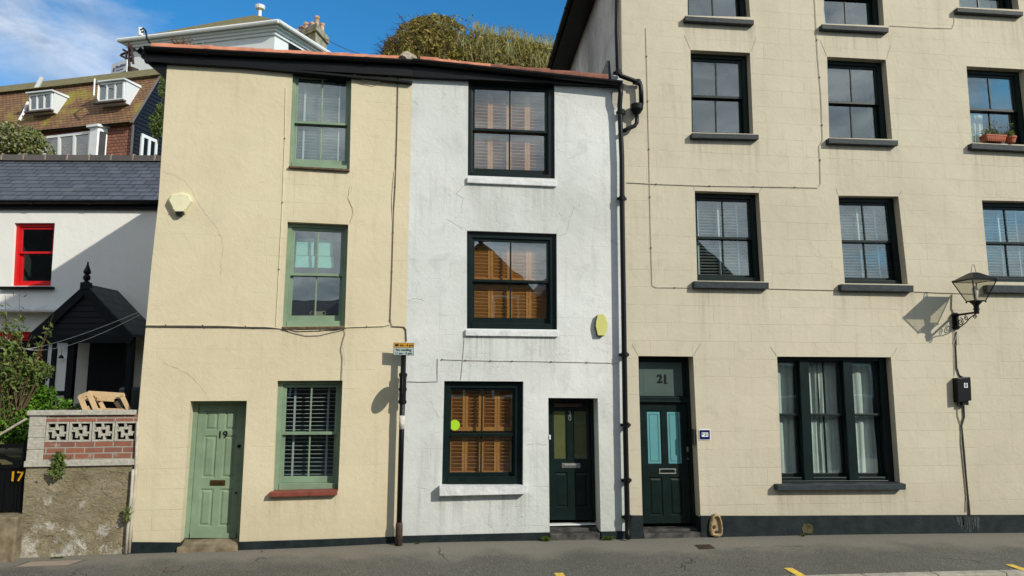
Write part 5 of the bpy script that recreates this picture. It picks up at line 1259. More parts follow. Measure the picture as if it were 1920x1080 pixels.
# ================================================================== GARDEN WALL AND GATE
F = CR; u = F.uv
gbase = F.p3(145, 1041, 0); e = F.empty('garden_wall', gbase); yw = -.0
b = MB(); P = [(33, 1050), (36, 1040), (42, 960), (46, 900), (50, 871), (252, 871), (249, 930), (243, 985), (236, 1042)]
P = [u(*p) for p in P]; P[0] = (P[0][0], -.6); P.append((P[-1][0], -.6)); b.prism(P, .0, .30); b.build('rendered_base', M['rubble'], e, off=gbase)
def rect(pa, pb, dep=0): (x0, z1), (x1, z0) = F.uv(*pa, dep=dep), F.uv(*pb, dep=dep); return x0, x1, z0, z1
x0, x1, z0, z1 = rect((47, 866), (255, 871.5)); b = MB(); b.box(x0, x1, -.035, .33, z0, z1+.012); b.build('ledge', M['block'], e, off=gbase, bevel=.006)
x0, x1, z0, z1 = rect((54, 773), (258, 777)); b = MB(); b.box(x0-.01, x1-.02, -.03, .16, z0-.004, z1+.02); b.build('coping', M['block'], e, off=gbase, bevel=.006)
zt, zb = u(150, 777)[1], u(150, 866)[1]+.012; xa = u(52, 820)[0]; xp = u(84, 820)[0]; xe = u(256, 820)[0]
b = MB(); hh = (zt-zb)/4
for k in range(4): b.box(xa, xp-.003, .0, .125, zb+k*hh+.004, zb+(k+1)*hh-.004)
b.box(xa+.006, xp-.008, .008, .12, zb, zt-.002); b.build('block_pier', M['block'], e, off=gbase, bevel=.006)
zs0, zs1 = u(150, 829)[1], u(150, 790.5)[1]
b = MB(); b.box(xp, xe, .004, .12, zb, zs0); b.box(xp, xe, .004, .12, zs1, zt-.002); b.build('brickwork', M['brick'], e, off=gbase)
b = MB(); b.box(xp+.002, xe-.002, .104, .118, zs0+.002, zs1-.002); b.build('shade_board', M['black'], e, off=gbase)  # added black sheet standing in for the shade behind the pierced blocks
# four pierced screen blocks
wS = (xe-xp)/4; hS = zs1-zs0
for k in range(4):
    X, Z = xp+k*wS+.004, zs0+.003; W_, H_ = wS-.008, hS-.006; t_ = .020; b = MB(); y0, y1 = .002, .10
    bx = lambda a, c, d, f_: b.box(X+a*W_, X+c*W_, y0, y1, Z+d*H_, Z+f_*H_)
    bx(0, .09, 0, 1); bx(.91, 1, 0, 1); bx(.09, .91, 0, .09); bx(.09, .91, .91, 1)
    # central square ring
    y0 = .005; bx(.28, .40, .28, .72); bx(.60, .72, .28, .72); bx(.40, .60, .28, .40); bx(.40, .60, .60, .72)
    y0 = .006
    # stepped arms to the frame
    bx(.40, .50, .72, .91); bx(.50, .60, .09, .28); bx(.09, .28, .50, .60); bx(.72, .91, .40, .50)
    bx(.18, .28, .60, .72); bx(.72, .82, .28, .40); bx(.60, .72, .72, .80); bx(.28, .40, .20, .28)
    b.build('screen_block', M['block'], e, off=gbase, bevel=.003)
tag(e, 'low garden wall of old rendered rubble topped with brick and pierced blocks', 'wall')
# gate
x1 = u(41, 900)[0]; x0 = x1-1.05; ygt = .10; zt = u(20, 834)[1]; zb = u(20, 960)[1]
gb = (x1, ygt, zb); e = F.empty('garden_gate', gb); b = MB()
for k in range(9): xk = x0+(x1-x0)*k/9; b.box(xk+.003, xk+(x1-x0)/9-.003, ygt, ygt+.02, zb, u(20, 876)[1])
b.build('board', M['black'], e, off=gb)
b = MB(); b.box(x0, x1, ygt-.02, ygt+.03, zt-.045, zt); b.box(x1-.06, x1, ygt-.022, ygt+.032, zb, zt-.001); b.box(x0, x0+.06, ygt-.022, ygt+.032, zb, zt-.001); b.box(x0+.06, x1-.06, ygt-.018, ygt+.03, u(20, 880)[1], u(20, 873)[1])
zc0, zc1 = u(20, 873)[1], zt-.045
b.prism([(x0+.5, zc1), (x0+.55, zc1), (x1-.06, zc0+.04), (x1-.06, zc0), (x1-.11, zc0)], ygt-.015, ygt+.025); b.prism([(x0+.06, zc0+.12), (x0+.06, zc0+.17), (x1-.3, zc0+.02), (x1-.3, zc0)], ygt-.0145, ygt+.024)
b.build('gate_frame', M['black'], e, off=gb)
c0 = F.uv(31, 894, ygt-.03); text_obj('17', .17, 'number', M['signyellow'], e, (c0[0]-gb[0]-.0, -.030, c0[1]-gb[2]), .003, .003)
b = MB(); b.tube([F.p3(-30, 830, .35), F.p3(0, 815, .35), F.p3(50, 785, .35)], .016, 8); 
o = b.build('handrail', M['cablegrey'], None, off=F.p3(50, 785, .35)); F.place(o, F.p3(50, 785, .35)); tag(o, 'pale sloping handrail in front of the garden bush', 'handrail')
tag(e, 'black boarded garden gate with yellow number 17', 'gate')
# steps below the gate
b = MB(); xs1 = u(42, 1000)[0]
for pa, dep, mt in (((0, 963), .10, 0), ((0, 1002), -.0, 0)):
    z = F.uv(*pa, dep=dep)[1]; b.box(x0-.3, xs1, dep-.28 if dep else -.06, .9, -.6, z)
o = b.build('garden_step', M['stepstone'], None, off=(xs1, 0, 0), bevel=.02); F.place(o, (xs1, 0, 0)); tag(o, 'worn stone steps below the black garden gate', 'steps')
# garden soil behind the wall
b = MB(); zg_ = u(150, 860)[1]; b.box(x0-3, u(262, 800)[0]+.05, .30, 6.5, -.6, zg_); o = b.build('garden_ground', M['soil'], None); F.place(o); tag(o, kind='structure')
# bush
zz_ = lambda px, py, d: F.p3(px, py, d)
plant(F, F.p3(60, 850, .7), [(F.p3(15, 790, .7), (.55, .30, .36)), (F.p3(65, 800, .65), (.40, .28, .32)), (F.p3(30, 752, .8), (.38, .25, .22)), (F.p3(98, 760, .8), (.28, .22, .13)), (F.p3(-30, 780, .8), (.5, .3, .4)), (F.p3(70, 742, .8), (.22, .2, .15)), (F.p3(45, 738, .75), (.42, .25, .17))], .062, 6500, M['leaf'], 'bright green leafy bush spilling over the garden gate', 'bush', 'leafy_bush', seed=3)
plant(F, F.p3(30, 790, .55), [(F.p3(55, 700, .55), (.26, .2, .22)), (F.p3(18, 690, .5), (.22, .2, .35)), (F.p3(80, 690, .5), (.14, .12, .10)), (F.p3(20, 630, .5), (.14, .12, .25))], .075, 700, M['leafy'], 'loose leafy shrub in front of the red cottage window', 'shrub', 'leafy_shrub', seed=5)
plant(F, F.p3(158, 775, .4), [(F.p3(136, 768, .45), (.09, .08, .04)), (F.p3(150, 764, .45), (.08, .08, .05)), (F.p3(121, 770, .45), (.08, .06, .03))], .04, 260, M['leafy'], 'small low plant between the bush and the timber planter frame', 'plant', 'low_plant', seed=8)
# thin straggly shrub
rnd = random.Random(12); base = F.p3(20, 800, .5); e = F.empty('straggly_shrub', base); bS, PL, PR = MB(), [], []
for (px, py) in ((38, 545), (10, 555), (100, 590), (92, 622), (60, 628), (45, 600), (82, 690), (60, 665), (25, 640), (4, 600), (40, 660), (20, 690), (75, 640), (96, 610), (-5, 620), (50, 700)):
    t = Vector(F.p3(px, py, .5+rnd.uniform(-.15, .15))); s0 = Vector(base)+Vector((rnd.uniform(-.2, .2), 0, 0)); m_ = s0.lerp(t, .55)+Vector((rnd.uniform(-.12, .02), 0, .05)); pts = []
    for k in range(9):
        q_ = k/8; p = s0*(1-q_)**2+m_*2*q_*(1-q_)+t*q_*q_; pts.append(p)
    bS.tube(pts, [.0055*(1-.8*k/8)+.001 for k in range(9)], 4)
    for k in range(22):
        q_ = rnd.uniform(.3, 1.0); p = s0*(1-q_)**2+m_*2*q_*(1-q_)+t*q_*q_+Vector((rnd.gauss(0, .03), rnd.gauss(0, .03), rnd.gauss(0, .03))); (PR if (px < 30 and rnd.random() < .15) else PL).append(p)
bS.build('stem', M['twig'], e, off=base); leaves(PL, .085, rnd, .3, .38).build('foliage', M['leafy'], e, off=base); leaves(PR, .07, rnd, .3, .4).build('reddish_foliage', M['leafred'], e, off=base)
tag(e, 'thin straggly shrub with sparse leaves before the cottage', 'shrub')
# timber planter frame on the wall
rnd = random.Random(5); base = F.p3(195, 774, .22); e = F.empty('timber_frame', base); y0, y1 = .18, .62
T = lambda px, py, d: Vector(F.p3(px, py, d))
def beam(b, p, q, w_=.032, t_=.02):
    p, q = Vector(p), Vector(q); d = (q-p).normalized(); s_ = d.cross(Vector((0, 1, 0))); s_ = s_.normalized() if s_.length > .1 else Vector((1, 0, 0)); n_ = d.cross(s_).normalized()
    V = [p-s_*w_-n_*t_, p+s_*w_-n_*t_, p+s_*w_+n_*t_, p-s_*w_+n_*t_]; b.hexa(V+[v+(q-p) for v in V])
for (a, c, d0, d1, w_) in (((150, 742), (162, 773), .20, .20, .030), ((167, 738), (182, 773), .19, .19, .030), ((149, 744), (168, 737), .20, .19, .026), ((166, 737), (232, 741), .24, .24, .030), ((228, 741), (243, 771), .24, .24, .026), ((188, 754), (198, 773), .30, .30, .024), ((217, 753), (229, 773), .36, .36, .024), ((172, 768), (236, 770), .26, .26, .024), ((182, 748), (214, 750), .45, .45, .024), ((176, 742), (230, 745), .55, .55, .024), ((152, 746), (186, 752), .50, .50, .022), ((163, 762), (168, 773), .4, .4, .02)):
    b = MB(); beam(b, T(*a, d0), T(*c, d1), w_, .014); b.build('timber', M['pine'], e, off=base, bevel=.002)
for (a, da, c, dc) in (((167, 738), .19, (176, 742), .55), ((232, 741), .24, (230, 745), .55), ((182, 772), .19, (186, 770), .5)):
    b = MB(); beam(b, T(*a, da), T(*c, dc), .02, .014); b.build('timber', M['pine'], e, off=base)
tag(e, 'new pine timber frame propped behind the garden wall', 'timber frame')

# ================================================================== COTTAGE
F = CT; u = F.uv; root = F.empty('cottage'); tag(root, 'white cottage with slate roof, red windows and black gutter, set back in its garden', 'house')
xr = u(330, 500)[0]; xl = -7.5; ztp = u(150, 380)[1]
RW = [u(27, 418), u(103, 418), u(95, 536), u(21, 536)]
LW = [u(-40, 622), u(84, 622), u(78, 735), u(-46, 735)]
wallsheet(F, root, 'wall', [(xl, ztp), (xl, -.6), (xr, -.6), (xr, ztp)], [(RW, .2), (LW, .2)], M['cottage'],
          lambda b: (b.add([(xl, 5, -.6), (xr, 5, -.6), (xr, 5, ztp), (xl, 5, ztp)], [(0, 1, 2, 3)]), b.add([(xl, 0, -.6), (xl, 5, -.6), (xl, 5, ztp), (xl, 0, ztp)], [(0, 1, 2, 3)]), b.add([(xr, 0, -.6), (xr, 5, -.6), (xr, 5, ztp), (xr, 0, ztp)], [(0, 1, 2, 3)])))
sash_window(F, root, RW, M['red'], rec=.06, L=.05, Rr=.03, head=.06, bot=.05, mid=.55, cols=1, botrail=.06, sill=[(-6, 537), (97, 537), (97, 542), (-6, 542)], sillmat=M['black'], sillproj=.09, label='red upper sash window')
sash_window(F, root, LW, M['red'], rec=.06, L=.10, Rr=.06, head=.11, bot=.06, mid=.52, cols=1, stile=.05, label='red lower window')
rooms(root)
b = MB(); gp = [(xl, -.13, u(0, 378.5, -.13)[1]), (xr, -.13, u(300, 376.5, -.13)[1])]; gutter(b, gp[0], gp[1], .06); b.build('gutter', M['black'], root)
b = MB(); b.box(xl, xr, -.065, 0, u(150, 392.5, -.06)[1], gp[0][2]+.0); b.build('fascia', M['black'], root)
ze = gp[0][2]+.015; tt = 1.7; zr_ = u(150, 301, tt)[1]
b = MB(); b.hexa([(xl, -.12, ze-.02), (xr, -.12, ze-.02), (xr, tt, zr_-.02), (xl, tt, zr_-.02), (xl, -.12, ze), (xr, -.12, ze), (xr, tt, zr_), (xl, tt, zr_)])
b.hexa([(xl, tt+.002, zr_-.02), (xr, tt+.002, zr_-.02), (xr, 5.2, ztp), (xl, 5.2, ztp), (xl, tt+.002, zr_), (xr, tt+.002, zr_), (xr, 5.2, ztp+.03), (xl, 5.2, ztp+.03)])
rf = b.build('roof', M['slate'], root)
b = MB(); zz1 = u(150, 293, tt)[1]; b.prism([(xl, zr_-.03), (xr, zr_-.03), (xr, zz1), (xl, zz1)], tt-.10, tt+.10); rr_ = b.build('ridge', M['ridge'], rf)
b = MB(); x_ = xl
while x_ < xr: b.tube([(x_-.02, tt-.10, zr_-.02), (x_-.01, tt-.10, zz1+.02), (x_+.0, tt+.10, zz1+.02)], .012, 5); x_ += .47
b.build('ridge_joint', M['mortar'], rf)
# lead-topped canopy over the lower window
b = MB(); a = u(-60, 584, -.25); c = u(108, 584, -.25)
b.hexa([(a[0], -.25, a[1]), (c[0], -.25, a[1]), (c[0], 0, a[1]), (a[0], 0, a[1]), (a[0], -.25, a[1]+.05), (c[0], -.25, a[1]+.05), (c[0], 0, a[1]+.13), (a[0], 0, a[1]+.13)]); b.build('canopy', M['whitesill'], root, bevel=.01)
# porch
pd = -.95; zp = lambda px, py, d=pd: F.p3(px, py, d)
ap = zp(164, 538); lf = zp(62, 618); rg = zp(241, 629); xm = ap[0]; hw = (rg[0]-lf[0])/2; zl = (lf[2]+rg[2])/2-.02; za = ap[2]
pb_ = (xm, pd, 0); e = root
b = MB(); t_ = .05
for s_ in (-1, 1):
    xo = xm+s_*hw; x_i = xm+s_*(hw+.06)
    b.hexa([(xm, pd-.06, za), (x_i, pd-.06, zl-.05), (x_i, 0, zl-.05), (xm, 0, za), (xm, pd-.06, za+t_), (x_i, pd-.06, zl-.05+t_), (x_i, 0, zl-.05+t_), (xm, 0, za+t_)])
b.build('porch_roof', M['porchslate'], root)
b = MB()
for s_ in (-1, 1): x_i = xm+s_*(hw+.05); b.prism([(xm, za+.03), (xm, za-.15), (x_i-s_*.05, zl-.20), (x_i+s_*.03, zl-.08), (x_i, zl-.03)] if s_ < 0 else [(xm, za+.03), (x_i, zl-.03), (x_i+s_*.03, zl-.08), (x_i-s_*.05, zl-.20), (xm, za-.15)], pd-.09, pd-.061)
b.prism([(xm-hw-.0, zl-.16), (xm+hw+.0, zl-.16), (xm+hw-.04, zl-.02), (xm-hw+.04, zl-.02)], pd-.058, pd-.01); b.build('bargeboard', M['weather2'], root)
b = MB(); n = 7; tp = za-.12
for k in range(n):
    z0 = lerp(zl-.02, tp, k/n); z1 = lerp(zl-.02, tp, (k+1)/n)+.012; f0 = hw*(tp-z0)/(tp-zl+.02)*.98; f1 = hw*max(0, (tp-z1))/(tp-zl+.02)*.98
    y_ = pd-.045
    b.hexa([(xm-f0, y_-.012, z0), (xm+f0, y_-.012, z0), (xm+f0, y_+.02, z0), (xm-f0, y_+.02, z0), (xm-f1, y_+.004, z1), (xm+f1, y_+.004, z1), (xm+f1, y_+.02, z1), (xm-f1, y_+.02, z1)])
b.build('gable_boarding', M['weather2'], root)
b = MB(); f = zp(164, 535); b.box(xm-.07, xm+.07, pd-.10, pd+.02, za-.05, za+.07); b.lathe([(.06, .07), (.045, .085), (.03, .10), (.055, .13), (.06, .16), (.045, .20), (.028, .21), (.055, .23), (.062, .26), (.03, .34), (.012, .40), (.018, .415), (.012, .43), (0, .435)], (xm, pd-.04, za), 14); b.build('finial', M['weather2'], root)
zf_ = .8
for (pa, pb2) in ((80, 90), (99, 107), (128, 141), (262, 272)):
    xa_ = zp(pa, 640)[0]; xb_ = zp(pb2, 640)[0]
    if pa == 262: xa_, xb_ = xm+hw-.06, xm+hw+.02
    b = MB(); b.box(xa_, xb_, pd+.0, pd+.09, zf_, zl-.12); b.build('porch_post', M['weather2'], root)
b = MB(); xa_ = zp(80, 640)[0]; xb_ = zp(141, 640)[0]; zq = zp(100, 733)[2]; b.box(xa_, xb_, pd+.01, pd+.08, zq-.08, zq); b.box(xa_, xb_, pd+.012, pd+.05, zf_, zq-.25); b.build('porch_rail', M['weather2'], root)
b = MB()      # side wall of the porch, white
b.box(zp(88, 640)[0], zp(97, 640)[0], pd+.02, pd+.04, zq, zl-.13); b.box(zp(108, 640)[0], zp(127, 640)[0], pd+.02, pd+.04, zq, zl-.13); b.build('porch_side_panel', M['cottage'], root)
xd0, xd1 = u(166, 700)[0], u(238, 700)[0]
b = MB(); b.box(xd0, xd1, -.03, .02, zf_, zl+.0); b.box(xd0+.12, xd1-.12, -.045, -.028, zf_+.15, zf_+.75); b.box(xd0+.12, xd1-.12, -.045, -.028, zf_+.95, zl-.25); b.build('door', M['weather2'], root)
b = MB(); xg0, xg1 = u(252, 700)[0], u(275, 700)[0]; b.box(u(238.5, 700)[0], xg0, -.40, -.02, zf_, zl); b.build('porch_cheek', M['weather2'], root)
# drainpipe between cottage and cream house
pts = [(u(279, 630)[0], -.10, u(279, 625)[1]), (u(276, 700)[0], -.10, u(276, 740)[1])]
# wind chime hanging in the porch
base = zp(118, 628, pd-.05); e = F.empty('wind_chime', base); b = MB(); x_, y_, z_ = base; b.tube([base, (x_, y_, z_-.10)], .004, 5); b.build('cord', M['cable'], e, off=base)
b = MB()
for r_ in range(5):
    for k in range(5):
        dx, dz = (k-2)*.036, -.16-(r_-2)*.036-.0
        if dx*dx+(dz+.16)**2 < .0085: b.tube([(x_+dx+.014*cos(q*pi/4), y_, z_+dz+.014*sin(q*pi/4)) for q in range(8)], .004, 4, close=True)
b.build('ring_disc', M['textw'], e, off=base)
b = MB(); b.tube([(x_, y_, z_-.25), (x_, y_, z_-.34)], .003, 5); b.lathe([(.045, -.40), (.03, -.36), (.01, -.34)], (x_, y_, z_), 10); b.build('bell', M['weather2'], e, off=base)
tag(e, 'pale openwork wind chime with a small dark bell hanging in the porch', 'wind chime')
# bin by the door
base = F.p3(240, 775, -.75); base = (base[0], base[1], zf_+.05); e = F.empty('bin', base); zt_ = F.uv(240, 726, -.75)[1]; x_ = base[0]
b = MB(); b.hexa([(x_-.10, -.85, base[2]), (x_+.10, -.85, base[2]), (x_+.10, -.6, base[2]), (x_-.10, -.6, base[2]), (x_-.12, -.87, zt_-.05), (x_+.12, -.87, zt_-.05), (x_+.12, -.58, zt_-.05), (x_-.12, -.58, zt_-.05)]); b.build('bin_body', M['bin'], e, off=base, bevel=.01)
b = MB(); b.hexa([(x_-.13, -.88, zt_-.048), (x_+.13, -.88, zt_-.048), (x_+.13, -.57, zt_-.048), (x_-.13, -.57, zt_-.048), (x_-.10, -.85, zt_), (x_+.10, -.85, zt_), (x_+.10, -.6, zt_), (x_-.10, -.6, zt_)]); b.build('bin_lid', M['bin'], e, off=base, bevel=.01)
tag(e, 'grey-green lidded bin beside the cottage door', 'bin')
# two sagging wires across the porch
for k, (pa, pm, pb3) in enumerate((((-10, 645), (75, 650), (258, 586)), ((10, 632), (100, 654), (262, 590)))):
    A, B_ = Vector(zp(*pa, d=pd-.5)), Vector(zp(*pb3, d=pd-.35)); Mm = Vector(zp(*pm, d=pd-.45)); pts = []
    for i in range(17):
        t_ = i/16; pts.append(A*(1-t_)*(1-2*t_)+Mm*4*t_*(1-t_)+B_*t_*(2*t_-1))
    b = MB(); b.tube(pts, .006, 5); o = b.build('wire', M['wirepale'], None, off=tuple(A)); F.place(o, tuple(A)); tag(o, ['upper pale wire sagging across the cottage porch', 'lower pale wire sagging across the cottage porch'][k], 'wire', 'wires strung past the porch')

# ================================================================== HILL
b = MB(); n = 24; V = []
rows_ = ((19.5, 1.0), (24, 4.5), (32, 9.0), (42, 15.0), (60, 20), (90, 22), (160, 23))
for y, z in rows_:
    for i in range(n+1):
        x = -90+i*8; zz = z + (1.2*sin(x*.13+y)+.6*sin(x*.37+y*.5) if z > 2 else 0); V.append((x, y, min(zz, 22) if x < 3 else zz*max(.15, 1-(x-3)/40)))
b.add(V, [(j*(n+1)+i, j*(n+1)+i+1, (j+1)*(n+1)+i+1, (j+1)*(n+1)+i) for j in range(len(rows_)-1) for i in range(n)])
# (built lower down, once the heights it must stay under are known)
hillV, hillF = V, b.f

# ================================================================== MANSARD HOUSE
Om = at_axis(250, 240, 26); Om.z = 0; F = Fac(Om, -R(21)); u = F.uv
root = F.empty('mansard_house'); root.location = F.M @ Vector((0, 0, 0)); tag(root, 'brown tiled mansard roofed house with white dormers behind the cottage', 'house')
e0 = F.p3(-200, 262, 0); e1 = F.p3(250, 231, 0); t1 = F.p3(288, 143, 1.15); t0 = F.p3(-200, 200, 1.15)
ze, zt = e1[2], t1[2]; xl_, xr_ = e0[0], e1[0]; xr2 = t1[0]; yb_ = 7.0; zg0 = 4
b = MB(); b.box(xl_, xr_, 0, yb_, zg0-3, ze-.0); b.build('wall', M['tilehung'], root)
b = MB(); b.hexa([(xl_, -.12, ze-.05), (xr_+.02, -.12, ze-.05), (xr_+.02, yb_, ze-.05), (xl_, yb_, ze-.05), (xl_, 1.15, zt), (xr_+.02, 1.15, zt), (xr_+.02, yb_-1.15, zt), (xl_, yb_-1.15, zt)]); rf = b.build('roof', M['mansard'], root)
b = MB(); b.hexa([(xl_, .98, zt-.03), (xr_+.12, .98, zt-.03), (xr_+.12, yb_-1, zt-.03), (xl_, yb_-1, zt-.03), (xl_, 3.4, zt+1.5), (xr_+.12, 3.4, zt+1.5), (xr_+.12, 3.6, zt+1.5), (xl_, 3.6, zt+1.5)]); b.build('upper_roof', M['mossroof'], root)
b = MB()    # weatherboarded end
def endpoly(x, o): return [(x, -.02+o, zg0-3), (x, -.02+o, ze-.0), (x, 1.13+o, zt-.0), (x, yb_-1.15, zt), (x, yb_, ze), (x, yb_, zg0-3)]
A = endpoly(xr_+.03, 0); B_ = endpoly(xr_+.06, 0); b.add(A+B_, [tuple(range(6))[::-1], tuple(range(6, 12))]+[(i, (i+1) % 6, 6+(i+1) % 6, 6+i) for i in range(6)])
k = 0
while zg0+1+k*.16 < zt:
    z = zg0+1+k*.16; yf = 0 if z < ze else (z-ze)/(zt-ze)*1.15; b.hexa([(xr_+.06, yf+.03, z), (xr_+.09, yf+.03, z), (xr_+.09, yb_-.8, z), (xr_+.06, yb_-.8, z), (xr_+.06, yf+.05, z+.15), (xr_+.065, yf+.05, z+.15), (xr_+.065, yb_-.8, z+.15), (xr_+.06, yb_-.8, z+.15)]); k += 1
b.build('weatherboarding', M['weather'], root)
b = MB(); b.tube([(xr_+.06, -.13, ze-.04), (xr_+.06, 1.13, zt+.01)], .05, 4); b.tube([(xr_+.05, -.06, zg0), (xr_+.05, -.06, ze-.1)], .05, 8); b.build('verge_strip', M['ridge'], root)
b = MB(); gutter(b, (xl_, -.18, ze-.02), (xr_+.05, -.18, ze-.02), .055); b.build('gutter', M['black'], root)
WP = M['whitepaint']
def casement(F, root, q, dep, n, name='window', fr=.05, dpt=.08, opened=None, lab=None):
    TL, TR, BR, BL = [F.uv(*p, dep=dep) for p in q]; w, h, mp = quad_map([TL, TR, BR, BL]); b = MB()
    b.box(0, w, dep, dep+dpt, h-fr, h, mp); b.box(0, w, dep, dep+dpt, 0, fr, mp)
    for k in range(n+1): x = (w-fr)*k/n; b.box(x, x+fr, dep+.001, dep+dpt-.001, fr, h-fr, mp)
    o = b.build(name, WP, root); 
    if lab: o['label'] = lab
    b = MB(); b.box(fr*.8, w-fr*.8, dep+dpt*.45, dep+dpt*.55, fr*.8, h-fr*.8, mp); b.build('pane', M['glass'], o)
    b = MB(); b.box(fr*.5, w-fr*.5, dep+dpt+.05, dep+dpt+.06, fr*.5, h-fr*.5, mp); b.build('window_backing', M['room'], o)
    if opened is not None:
        x0 = w*opened/n; b = MB(); sw = w/n
        p = [mp(x0, dep-.02, .04), mp(x0+sw*.8, dep-.38, .04), mp(x0+sw*.8, dep-.38, h-.04), mp(x0, dep-.02, h-.04)]; P = [Vector(v) for v in p]
        for i in range(4): b.tube([P[i], P[(i+1) % 4]], .03, 4)
        b.build('open_casement', WP, o)
    return o
for i, (q, dep, op) in enumerate((([(56, 179), (99, 173), (98, 205), (56, 209)], .12, None), ([(186, 158), (234, 152), (233, 187), (184, 192)], .12, 0))):
    c = [F.uv(*p, dep=dep) for p in q]; x0, x1, z0, z1 = c[3][0], c[1][0], (c[2][1]+c[3][1])/2, (c[0][1]+c[1][1])/2
    b = MB(); b.box(x0-.05, x1+.05, dep+.02, 1.5, z0-.1, z1+.02); dm = b.build('dormer', M['upper'], root)
    b = MB(); b.hexa([(x0-.14, dep-.14, z1+.02), (x1+.10, dep-.14, z1+.02), (x1+.10, 1.6, z1+.02), (x0-.14, 1.6, z1+.02), (x0-.14, dep-.14, z1+.07), (x1+.10, dep-.14, z1+.07), (x1+.0, 1.6, z1+.2), (x0, 1.6, z1+.2)]); b.build('dormer_roof', M['upper'], dm)
    b = MB(); b.box(x0-.12, x1+.12, dep-.15, dep+.02, z0-.09, z0-.03); b.build('dormer_sill', M['ridge'], dm)
    F2 = F; w_, h_, mp = quad_map(c); fr = .06; b = MB(); n = 3
    b.box(0, w_, dep-.04, dep+.015, h_-fr, h_, mp); b.box(0, w_, dep-.04, dep+.015, 0, fr, mp)
    for k in range(n+1): x = (w_-fr)*k/n; b.box(x, x+fr, dep-.039, dep+.014, fr, h_-fr, mp)
    if op is not None:
        P = [Vector(mp(.03, dep-.05, .04)), Vector(mp(w_/3*.75, dep-.5, .04)), Vector(mp(w_/3*.75, dep-.5, h_-.04)), Vector(mp(.03, dep-.05, h_-.04))]
        for k in range(4): b.tube([P[k], P[(k+1) % 4]], .035, 4)
    b.build('dormer_frame', WP, dm); b = MB(); b.box(fr*.8, w_-fr*.8, dep-.01, dep-.004, fr*.8, h_-fr*.8, mp); b.build('dormer_pane', M['glass'], dm)
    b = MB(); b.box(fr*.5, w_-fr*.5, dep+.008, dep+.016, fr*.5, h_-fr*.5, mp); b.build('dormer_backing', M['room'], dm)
casement(F, root, [(80, 256), (170, 245), (168, 300), (80, 300)], -.10, 3, fr=.10, lab='wide white window under the mansard eaves')
# projecting bay at the end of it
c0 = F.uv(172, 242, -.10); c1 = F.uv(192, 240, -.10); zb = F.uv(180, 300)[1]
b = MB(); b.prismz([(c0[0], 0), (c0[0]+.05, -.22), (c1[0]-.05, -.25), (c1[0]+.15, 0)], zb, c0[1]+.0); bay = b.build('bay_window', WP, root)
b = MB(); b.prismz([(c0[0]-.1, 0), (c0[0]-.05, -.30), (c1[0], -.33), (c1[0]+.25, 0)], c0[1]+.002, c0[1]+.10); b.build('bay_roof', M['upper'], bay)
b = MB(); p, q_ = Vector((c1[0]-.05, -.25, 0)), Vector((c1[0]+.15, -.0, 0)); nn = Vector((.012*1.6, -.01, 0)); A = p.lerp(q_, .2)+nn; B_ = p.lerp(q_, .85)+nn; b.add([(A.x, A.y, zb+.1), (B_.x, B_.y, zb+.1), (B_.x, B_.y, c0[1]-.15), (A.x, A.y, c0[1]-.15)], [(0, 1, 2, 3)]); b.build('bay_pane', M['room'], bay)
# white french window in the dark end wall
b = MB(); X = xr_+.10; Z0 = F.uv(262, 300)[1]
def gpt(px, py):       # point on the end wall plane (local x = X)
    d = F.R @ ray(px, py); k = (X-F.c.x)/d.x; p = F.c+d*k; return p
pa, pb2 = gpt(264, 250), gpt(294, 262)
y0_, y1_ = pa.y, pb2.y; z1_ = pa.z; z0_ = z1_-2.0
for yy0, yy1 in ((y0_, y0_+.12), ((y0_+y1_)/2-.06, (y0_+y1_)/2+.06), (y1_-.12, y1_)): b.box(X, X+.06, yy0, yy1, z0_, z1_)
b.box(X, X+.058, y0_, y1_, z1_-.12, z1_); b.box(X, X+.02, y0_+.1, y1_-.1, z0_, z1_-.1)
o = b.build('end_window', WP, root); b = MB(); b.box(X+.02, X+.026, y0_+.12, y1_-.12, z0_, z1_-.12); b.build('pane', M['blackiron'], o)
# leaning flue and mossy pipe
b = MB(); b.tube([F.p3(65, 172, 1.3), F.p3(79, 145, 1.3)], .09, 10); b.build('metal_flue', M['whitepaint'], root)
b = MB(); b.tube([F.p3(36, 226, -.05), F.p3(43, 214, .15), F.p3(52, 192, .6)], .05, 6); b.build('waste_pipe', M['whitepaint'], root)

# ================================================================== UPPER WHITE HOUSE
Ou = at_axis(516, 50, 44); Ou.z = 0; FL = Fac(Ou, -R(20.4)); FR = Fac(Ou, R(90-32.9)); root = FL.empty('hilltop_house'); tag(root, 'pale blue-white hipped house high on the hill behind the terrace', 'house')
ul = FL.uv
c_e = FL.p3(516, 50)            # wall corner top
l_e = FL.p3(247, 84)            # left end wall top
zt = c_e[2]; L_ = -l_e[0]
ra = FR.ang-FL.ang; dirR = Vector((cos(ra), sin(ra)))     # in FL local
Lr = 15.0; pR = (dirR.x*Lr, dirR.y*Lr); xl_ = -L_
zl0 = l_e[2]; zlo = 8.0
b = MB(); pl4 = [(xl_, 0), (0, 0), pR, (xl_+3, pR[1])]
b.prismz(pl4, zlo, zt); b.build('wall', M['upper'], root)
b = MB()
def off(p, o):   # expand footprint
    cx_, cy_ = sum(a for a, _ in pl4)/4, sum(c for _, c in pl4)/4; d = Vector((p[0]-cx_, p[1]-cy_)); return (p[0]+(o if p[0] > cx_ else -o), p[1]+(o if p[1] > cy_ else -o))
for o1, za_, zb_ in ((.10, -.55, -.36), (.22, -.36, -.20), (.36, -.20, .0)):
    b.prismz([off(p, o1) for p in pl4], zt+za_, zt+zb_-.001)
b.build('cornice', M['upper'], root)
P4 = [off(p, .55) for p in pl4]; b = MB()
